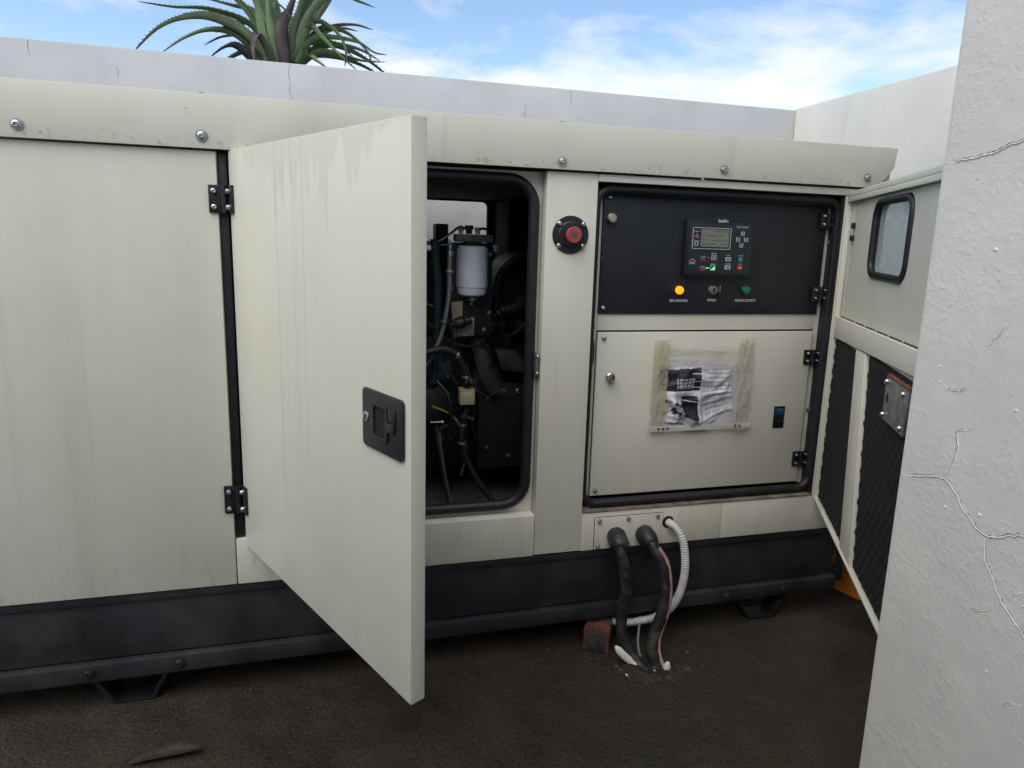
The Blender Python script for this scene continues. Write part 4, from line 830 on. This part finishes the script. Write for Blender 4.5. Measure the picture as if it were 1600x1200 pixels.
# small wiring, clips and bolts that crowd the bay
WIRE = plain('black_wire', (0.012, 0.012, 0.013), 0.4, vary=0.2); OLDRED = plain('dull_red_wire', (0.12, 0.02, 0.015), 0.5); YEL = plain('dull_yellow_wire', (0.22, 0.16, 0.03), 0.5)
rw_ = random.Random(17)
runs = [[(-0.27, 0.28, 0.66), (-0.22, 0.26, 0.63), (-0.19, 0.25, 0.56), (-0.20, 0.24, 0.47), (-0.18, 0.23, 0.43)], [(-0.26, 0.30, 0.60), (-0.20, 0.28, 0.55), (-0.13, 0.29, 0.53), (-0.09, 0.31, 0.55), (-0.05, 0.34, 0.60)],
        [(-0.19, 0.28, 0.50), (-0.16, 0.25, 0.49), (-0.14, 0.25, 0.44), (-0.12, 0.29, 0.40), (-0.08, 0.33, 0.37)], [(-0.24, 0.24, 0.44), (-0.21, 0.22, 0.40), (-0.20, 0.22, 0.33), (-0.215, 0.23, 0.25), (-0.22, 0.24, 0.18)],
        [(-0.27, 0.33, 0.78), (-0.24, 0.31, 0.76), (-0.225, 0.30, 0.68), (-0.23, 0.30, 0.58)], [(-0.10, 0.30, 0.55), (-0.07, 0.30, 0.50), (-0.08, 0.31, 0.44), (-0.11, 0.32, 0.38), (-0.12, 0.33, 0.28), (-0.09, 0.33, 0.20)],
        [(-0.25, 0.26, 0.36), (-0.20, 0.24, 0.34), (-0.17, 0.23, 0.30), (-0.15, 0.25, 0.22), (-0.16, 0.27, 0.14)], [(-0.06, 0.33, 0.62), (-0.03, 0.35, 0.57), (0.0, 0.36, 0.55), (0.05, 0.38, 0.58)]]
for i, q in enumerate(runs):
    MB().tube(spline(q, 6), (0.0035, 0.005, 0.004, 0.006, 0.003, 0.0045, 0.0035, 0.007)[i], 8).obj('wire_run', (WIRE, RUBBER, BRAID, WIRE, OLDRED, RUBBER, YEL, RUSTDARK)[i], gen)
corrugated([(-0.045, 0.40, 0.60), (-0.02, 0.38, 0.625), (0.015, 0.38, 0.635), (0.05, 0.40, 0.66)], 0.024, 0.014, 0.004, 14).obj('intake_bellows', RUBBER, gen)
HEXB = MB().lathe((0, 0, 0), (0, -1, 0), [(0.0065, 0), (0.0065, 0.002), (0.0048, 0.0022), (0.0048, 0.006), (0.004, 0.0066)], 6).data('bolt', DULLSTEEL, lift=False)
for x, y, z in ((-0.192, 0.2995, 0.80), (-0.08, 0.2995, 0.80), (-0.192, 0.2995, 0.70), (-0.08, 0.2995, 0.63), (-0.095, 0.2995, 0.58), (-0.18, 0.2915, 0.575), (-0.135, 0.2915, 0.572), (-0.135, 0.2915, 0.605),
                (-0.07, 0.3395, 0.36), (0.07, 0.3395, 0.36), (-0.07, 0.3395, 0.20), (0.0, 0.3395, 0.17), (0.08, 0.3395, 0.20), (-0.245, 0.2995, 0.495), (-0.20, 0.2995, 0.44), (-0.10, 0.4195, 0.50), (-0.05, 0.4195, 0.46), (-0.22, 0.4195, 0.60)):
    place(HEXB, 'bolt', gen, (x, y, z))
for x, y, z, a in ((-0.209, 0.22, 0.75, (0, 0, 1)), (-0.222, 0.22, 0.61, (0.1, 0, 1)), (-0.19, 0.2, 0.523, (1, 0, -0.4)), (-0.162, 0.2, 0.455, (0, 0, 1)), (-0.168, 0.2, 0.315, (0, 0, 1)), (-0.171, 0.2, 0.262, (0, 0, 1))):
    MB().lathe((x, y, z), a, [(0.0115, 0), (0.0118, 0.001), (0.0118, 0.006), (0.0115, 0.007)], 16).obj('hose_band', DULLSTEEL, gen, sharp=30)
MB().prism([(-0.060, 0.600), (-0.02, 0.585), (-0.015, 0.572), (-0.065, 0.580)], 0.46, 0.50).obj('bracket', ENGINE, gen, 0.002)
MB().prism(rrect(-0.172, -0.108, 0.735, 0.775, 0.004, 3), 0.2336, 0.2342) if False else None

# ================================================================== cables and loose things
def boot(mb, p, q, r0, r1):
    a, b = Vector(p), Vector(q); ax = b - a; L = ax.length
    return mb.lathe(a, ax, [(r0 * 0.86, 0), (r0, L * 0.12), (r0 * 1.03, L * 0.5), (r0 * 0.95, L * 0.74), (r1 * 1.15, L * 0.96), (r1 * 0.9, L * 1.02)], 22)
c1 = thing('power_cable', 'thick plain black power cable, the left one dropping from the gland plate', 'cable', (0.245, -0.09, -G), 'thick black cables below the gland plate')
sh = MB().tube(spline([(0.232, -0.030, 0.045), (0.229, -0.058, 0.020), (0.238, -0.072, -0.03), (0.244, -0.074, -0.10), (0.237, -0.072, -0.185), (0.247, -0.083, -0.235), (0.266, -0.108, -0.275), (0.292, -0.138, -0.30)], 7), [0.0160 + 0.0007 * sin(k * 1.7) + 0.0005 * sin(k * 0.61) for k in range(50)], 16).obj('sheath', CABLEMAT, c1)
boot(MB(), (0.234, -0.0036, 0.047), (0.227, -0.062, 0.030), 0.0265, 0.018).obj('gland_boot', CABLEMAT, c1, sharp=40)
MB().tube(spline([(0.215, -0.092, -0.240), (0.232, -0.105, -0.258), (0.252, -0.118, -0.274), (0.268, -0.132, -0.287)], 5), [0.003, 0.006, 0.009] + [0.010] * 7 + [0.009] * 4 + [0.006, 0.003], 10, flat=0.5).obj('white_sleeve', WHITEPL, c1)
c2 = thing('power_cable', 'thick black cable with a pink stripe peeling along it, right of the plain one', 'cable', (0.33, -0.12, -G), 'thick black cables below the gland plate')
p2 = [(0.316, -0.030, 0.046), (0.326, -0.062, 0.022), (0.346, -0.082, -0.02), (0.354, -0.092, -0.09), (0.344, -0.097, -0.165), (0.326, -0.100, -0.215), (0.318, -0.112, -0.255), (0.324, -0.135, -0.30)]
MB().tube(spline(p2, 7), [0.0160 + 0.0007 * sin(k * 1.3 + 1) + 0.0005 * sin(k * 0.5) for k in range(50)], 16).obj('sheath', CABLEMAT, c2)
boot(MB(), (0.3165, -0.0036, 0.046), (0.322, -0.058, 0.030), 0.0265, 0.018).obj('gland_boot', CABLEMAT, c2, sharp=40)
pk = [(p[0] + dx, p[1] + dy, p[2] + dz) for p, dx, dy, dz in zip(p2[1:], (0.008, 0.010, 0.011, 0.012, 0.014, 0.016, 0.018), (-0.011, -0.008, -0.008, -0.007, -0.006, -0.006, -0.008), (0.006, 0.006, 0, 0, 0, 0, 0.004))]
MB().tube(spline(pk, 7), [0.0062] * 22 + [0.0052] * 21, 10).obj('pink_stripe', PINK, c2)
MB().lathe((0.345, -0.148, -G), (0.1, -0.1, 1), [(0.011, 0), (0.0115, 0.008), (0.006, 0.020), (0.003, 0.023)], 9).obj('white_end', WHITEPL, c2)
c3 = thing('conduit', 'white ribbed flexible conduit curving from the canopy down behind the black cables', 'conduit', (0.40, -0.05, -0.2))
corrugated([(0.395, -0.002, 0.066), (0.402, -0.028, 0.064), (0.413, -0.050, 0.045), (0.421, -0.062, 0.0), (0.423, -0.066, -0.06), (0.414, -0.062, -0.125), (0.394, -0.046, -0.180), (0.365, -0.026, -0.212), (0.33, -0.014, -0.226), (0.27, 0.000, -0.234), (0.215, 0.05, -0.236), (0.16, 0.16, -0.236)], 0.0114, 0.0066, 0.0026, 14).obj('ribbed_tube', WHITEPL, c3)
w = MB().tube(spline([(0.33, 0.0, -0.222), (0.318, -0.02, -0.238), (0.302, -0.05, -0.262), (0.297, -0.075, -0.285), (0.30, -0.095, -0.298)], 6), 0.0034, 8).obj('thin_wire', plain('grey_wire', (0.20, 0.20, 0.19), 0.5), None)
tag(w, 'thin grey wire hanging between the two thick black cables near the ground', 'wire')
# brick lying on the ground
BRICK = plain('worn_red_brick', (0.10, 0.032, 0.024), 0.9, vary=0.45, scale=45, bump=0.7, bscale=160, dust=0.3)
MORT = plain('dark_mortar', (0.035, 0.034, 0.034), 0.95, vary=0.4, scale=70, bump=0.7, bscale=200)
cb, sb = cos(-0.5), sin(-0.5)
def tb(p): return (0.147 + cb * p.x - sb * p.y, -0.022 + sb * p.x + cb * p.y, p.z - G)
rb = random.Random(11); bk = MB(tb); nx, ny, nzz = 8, 10, 6
def bp(i, j, k): 
    return (0.073 * i / nx, 0.20 * j / ny, 0.001 + 0.066 * k / nzz)
idx = {}
vs = []; fs = []
def gv(i, j, k):
    if (i, j, k) not in idx:
        p = Vector(bp(i, j, k)); e = (i in (0, nx)) + (j in (0, ny)) + (k in (0, nzz))
        jit = 0.0012 if e == 1 else 0.0035
        c_ = Vector((0.0365, 0.10, 0.033)); p = p + (c_ - p).normalized() * rb.uniform(0, jit) * (1.6 if e == 3 else 1)
        idx[(i, j, k)] = len(vs); vs.append(p)
    return idx[(i, j, k)]
for i in range(nx):
    for k in range(nzz):
        for j in (0, ny): fs.append((gv(i, j, k), gv(i+1, j, k), gv(i+1, j, k+1), gv(i, j, k+1)))
    for j in range(ny):
        for k in (0, nzz): fs.append((gv(i, j, k), gv(i+1, j, k), gv(i+1, j+1, k), gv(i, j+1, k)))
for j in range(ny):
    for k in range(nzz):
        for i in (0, nx): fs.append((gv(i, j, k), gv(i, j+1, k), gv(i, j+1, k+1), gv(i, j, k+1)))
bt = thing('brick', 'worn red brick with grey mortar on its end, lying left of the cables', 'brick', (0.19, 0.03, -G))
bk.add(vs, fs).obj('clay_body', BRICK, bt, sharp=50)
MB(tb).prism([(0.009, 0.006), (0.055, 0.005), (0.064, 0.018), (0.058, 0.04), (0.066, 0.056), (0.03, 0.061), (0.012, 0.055), (0.007, 0.03)], -0.0025, 0.002).obj('mortar_smear', MORT, bt, 0.001)
# orange container behind the open right door
ORANGE = plain('orange_plastic', (0.55, 0.17, 0.02), 0.45, vary=0.25, scale=12, dust=0.25)
oc = thing('orange_container', 'orange plastic tub standing behind the foot of the open right door', 'tub', (1.16, 0.13, -G))
n = 4; a0 = 0.35; prof = []
def sq(r, z, rc=0.25):
    pts = []
    for k in range(4):
        for q in range(5):
            t = a0 + pi/4 + k * pi/2 + (q - 2) * 0.10; rr_ = r * (1.0 - 0.05 * abs(q - 2)); pts.append((1.165 + rr_ * cos(t), 0.12 + rr_ * sin(t), z))
    return pts
rings = [sq(0.098, -G + 0.002), sq(0.105, -G + 0.012), sq(0.103, -G + 0.02), sq(0.088, -G + 0.10), sq(0.078, -G + 0.19), sq(0.082, -G + 0.195), sq(0.082, -G + 0.21), sq(0.074, -G + 0.212), sq(0.07, -G + 0.12)]
vs = sum(rings, []); m_ = 20
fs = [(i*m_ + k, i*m_ + (k+1) % m_, (i+1)*m_ + (k+1) % m_, (i+1)*m_ + k) for i in range(len(rings)-1) for k in range(m_)] + [tuple(range(m_))[::-1], tuple((len(rings)-1)*m_ + k for k in range(m_))]
MB().add(vs, fs).obj('tub_body', ORANGE, oc, sharp=30)
MB().tube(spline([(1.10, 0.08, -0.09), (1.10, 0.04, -0.06), (1.165, 0.03, -0.05), (1.22, 0.06, -0.06), (1.225, 0.10, -0.09)], 5), 0.005, 8).obj('tub_handle', ORANGE, oc)
# dried leaf lying on the slab
LEAFB = plain('dead_brown_leaf', (0.020, 0.015, 0.013), 0.7, vary=0.4, scale=60)
vs = []; fs = []; N = 12
for i in range(N + 1):
    f = i / N; hw = 0.017 * sin(pi * f) ** 0.8 + 0.0008; cx = -0.945 + 0.15 * f; cy = -0.20 + 0.012 * sin(3 * f); cz = -G + 0.006 + 0.010 * f * f
    for s_, up in ((-1, 0.006), (-0.5, 0.001), (0, -0.002), (0.5, 0.002), (1, 0.009)): vs.append((cx - 0.3 * s_ * hw, cy + s_ * hw, cz + up * sin(pi * f) + 0.001 * sin(9 * f + s_)))
    if i: fs += [(5*i - 5 + k, 5*i - 4 + k, 5*i + 1 + k, 5*i + k) for k in range(4)]
o = MB().add(vs, fs).obj('dried_leaf', LEAFB, None, sharp=80); md = o.modifiers.new('thickness', 'SOLIDIFY'); md.thickness = 0.0012
tag(o, 'curled dead brown leaf on the dark ground at lower left', 'leaf')

# ------------------------------------------------------------------ crumpled papers in a taped plastic sleeve on the lower cabinet door
def paper_mat():
    m, nt, b = new_mat('printed_paper'); t = NT(nt); u, v, w = t.uv()
    wob = t.m('MULTIPLY', t.m('SUBTRACT', t.noise(scale=18, detail=3), 0.5), 0.05)
    uu = t.m('ADD', u, wob); vv = t.m('ADD', v, t.m('MULTIPLY', wob, 1.3))
    white = (0.68, 0.68, 0.75); dark = (0.014, 0.014, 0.020)
    c = t.mix(t.ramp(t.noise(scale=60, detail=3), 0.3, 0.7), white, (0.52, 0.52, 0.58))
    ink = t.rect(uu, vv, 0.05, 0.56, 0.56, 0.955)
    ink = t.m('MAXIMUM', ink, t.rect(uu, vv, 0.34, 0.545, 0.12, 0.47))
    ink = t.m('MAXIMUM', ink, t.m('MULTIPLY', t.rect(uu, vv, 0.06, 0.34, 0.10, 0.42), t.ramp(t.noise(scale=70, detail=4), 0.47, 0.55)))
    # white table inside the dark picture
    tab = t.rect(uu, vv, 0.25, 0.47, 0.60, 0.79)
    gu = t.m('LESS_THAN', t.m('FRACT', t.m('MULTIPLY', uu, 18.0)), 0.82); gv_ = t.m('LESS_THAN', t.m('FRACT', t.m('MULTIPLY', vv, 16.0)), 0.78)
    tab = t.m('MULTIPLY', tab, t.m('MULTIPLY', gu, gv_))
    bars = t.m('MULTIPLY', t.rect(uu, vv, 0.44, 0.57, 0.58, 0.94), t.m('LESS_THAN', t.m('FRACT', t.m('MULTIPLY', vv, 8.2)), 0.11))
    arc = t.m('MULTIPLY', t.rect(uu, vv, 0.34, 0.545, 0.38, 0.44), t.m('LESS_THAN', t.m('FRACT', t.m('MULTIPLY', t.m('ADD', vv, t.m('MULTIPLY', uu, 0.12)), 16)), 0.22))
    ink = t.m('MULTIPLY', ink, t.m('SUBTRACT', 1.0, t.m('MAXIMUM', t.m('MAXIMUM', t.m('MULTIPLY', tab, 0.75), bars), arc)))
    # text lines on the right-hand sheet
    ln = t.m('LESS_THAN', t.m('FRACT', t.m('MULTIPLY', vv, 13.0)), 0.30)
    wd = t.m('GREATER_THAN', t.noise(t.vec(t.m('MULTIPLY', uu, 46.0), t.m('FLOOR', t.m('MULTIPLY', vv, 13.0)), 0), 1.0, 2), 0.47)
    txt = t.m('MULTIPLY', t.m('MULTIPLY', t.rect(uu, vv, 0.62, 0.97, 0.06, 0.94), t.m('MULTIPLY', ln, wd)), 0.62)
    ink = t.m('MAXIMUM', ink, txt)
    c = t.mix(ink, c, dark)
    nt.links.new(c, b.inputs['Base Color']); b.inputs['Roughness'].default_value = 0.55
    return m
def plastic(name, col, alpha, rough, var=0.25):
    m, nt, b = new_mat(name); t = NT(nt)
    b.inputs['Base Color'].default_value = (*col, 1); b.inputs['Roughness'].default_value = rough; b.inputs['Specular IOR Level'].default_value = 0.6
    t.put(b.inputs['Alpha'], t.ramp(t.noise(scale=38, detail=6, rough=0.72, dist=1.5), 0.3, 0.72, max(0, alpha - var), min(1, alpha + var)))
    return m
ns = thing('document_sleeve', 'crumpled printed papers in a plastic sleeve taped to the lower cabinet door', 'papers', (0.485, 0.039, 0.33))
YB = 0.0395
def sheet(name, x0, x1, z0, z1, mat, amp, base_h, seed, parent, nu=56, nv=40, warp=None, ragged=0.0):
    rr = random.Random(seed); vs = []; fs = []
    folds = [(rr.uniform(0, 1), rr.uniform(0, 1), rr.uniform(0, pi), rr.uniform(0.25, 1.0), rr.uniform(0.05, 0.2)) for _ in range(26)]
    for j in range(nv + 1):
        for i in range(nu + 1):
            u, v = i / nu, j / nv; h = 0.0
            for (a, b_, an, s_, wd) in folds:               # sharp creases
                dd = abs((u - a) * cos(an) + (v - b_) * sin(an)); along = -(u - a) * sin(an) + (v - b_) * cos(an)
                h += s_ * max(0, 1 - dd / wd) * max(0, 1 - abs(along) / 0.45)
            h *= amp / 3.0
            x = x0 + (x1 - x0) * u; z = z0 + (z1 - z0) * v
            if ragged:
                ex = max(0, 1 - min(u, 1 - u) / 0.12); ez = max(0, 1 - min(v, 1 - v) / 0.12)
                x += ex * ragged * (sin(v * 37 + seed) + 0.7 * sin(v * 91 + seed * 2)) * 0.5; z += ez * ragged * (sin(u * 29 + seed) + 0.8 * sin(u * 77 + seed)) * 0.5
            if warp: x, z, h = warp(u, v, x, z, h)
            vs.append((x, YB - base_h - max(0, h), z))
    for j in range(nv):
        for i in range(nu): k = j * (nu + 1) + i; fs.append((k, k + 1, k + nu + 2, k + nu + 1))
    o = MB().add(vs, fs).obj(name, mat, parent, sharp=25, recalc=False); me = o.data; ul = me.uv_layers.new(name='UVMap')
    for lp in me.loops: k = lp.vertex_index; ul.data[lp.index].uv = ((k % (nu + 1)) / nu, (k // (nu + 1)) / nv)
    return o
def wp(u, v, x, z, h):
    z2 = z; lo = 1 - v                                        # the sheets have slipped and buckle at the bottom
    ridge = math.exp(-((v - 0.50) / 0.05) ** 2) * 0.005 + math.exp(-((v - 0.30 - 0.1 * u) / 0.04) ** 2) * 0.004 + math.exp(-((v - 0.12) / 0.05) ** 2) * 0.004
    h2 = min(1, max(0, (u - 0.10) / 0.12)) * min(1, (1 - u) / 0.06) * h * (0.6 + 1.2 * lo) + ridge * u * 1.3 + 0.003 * math.exp(-((u - 0.57) / 0.03) ** 2)
    z2 -= 0.034 * max(0, 1 - abs(u - 0.60) / 0.32) * lo ** 3
    z2 += 0.018 * lo ** 2 * u * u
    return x + 0.004 * sin(9 * v) * lo, z2, h2
sheet('printed_sheets', 0.345, 0.585, 0.352, 0.513, paper_mat(), 0.0300, 0.0015, 4, ns, 80, 60, warp=wp, ragged=0.003)
sheet('white_backing_sheet', 0.336, 0.60, 0.338, 0.517, plain('white_paper', (0.58, 0.58, 0.62), 0.6, vary=0.05), 0.003, 0.0006, 8, ns, 24, 18)
SLEEVE = plastic('clear_wrinkled_plastic', (0.60, 0.60, 0.56), 0.20, 0.13, 0.16)
sheet('plastic_sleeve', 0.331, 0.645, 0.500, 0.568, SLEEVE, 0.012, 0.0080, 21, ns, ragged=0.004, warp=lambda u, v, x, z, h: (x, z - (0.012 * sin(pi * u) if v > 0.98 else 0) - 0.02 * max(0, 2 * u - 1) * (1 - v), h))
sheet('plastic_sleeve', 0.560, 0.646, 0.331, 0.515, SLEEVE, 0.014, 0.0080, 23, ns, 24, 40, ragged=0.005)
TAPE = plastic('yellowed_tape', (0.52, 0.49, 0.32), 0.62, 0.18, 0.25)
sheet('tape_strip', 0.330, 0.376, 0.325, 0.588, TAPE, 0.006, 0.0120, 31, ns, 14, 60, ragged=0.0022)
sheet('tape_strip', 0.588, 0.640, 0.322, 0.592, plastic('crinkled_clear_tape', (0.52, 0.50, 0.40), 0.45, 0.10, 0.35), 0.010, 0.0150, 35, ns, 18, 70, ragged=0.005)
sheet('sleeve_strip', 0.329, 0.648, 0.328, 0.345, plain('white_sleeve_edge', (0.56, 0.55, 0.50), 0.4, vary=0.1), 0.0015, 0.0165, 41, ns, 50, 4)
MB().tube(spline([(0.378, 0.0275, 0.566), (0.43, 0.0255, 0.560), (0.49, 0.026, 0.557), (0.545, 0.025, 0.561), (0.59, 0.0225, 0.575), (0.64, 0.022, 0.580)], 6), 0.0022, 6).obj('sleeve_fold', SLEEVE, ns)
for k in range(5): MB().box(0.352 + 0.014 * k + (0.2 if k > 2 else 0), 0.358 + 0.014 * k + (0.2 if k > 2 else 0), YB - 0.0186, YB - 0.0182, 0.334, 0.339).obj('punch_hole', DARK, ns)
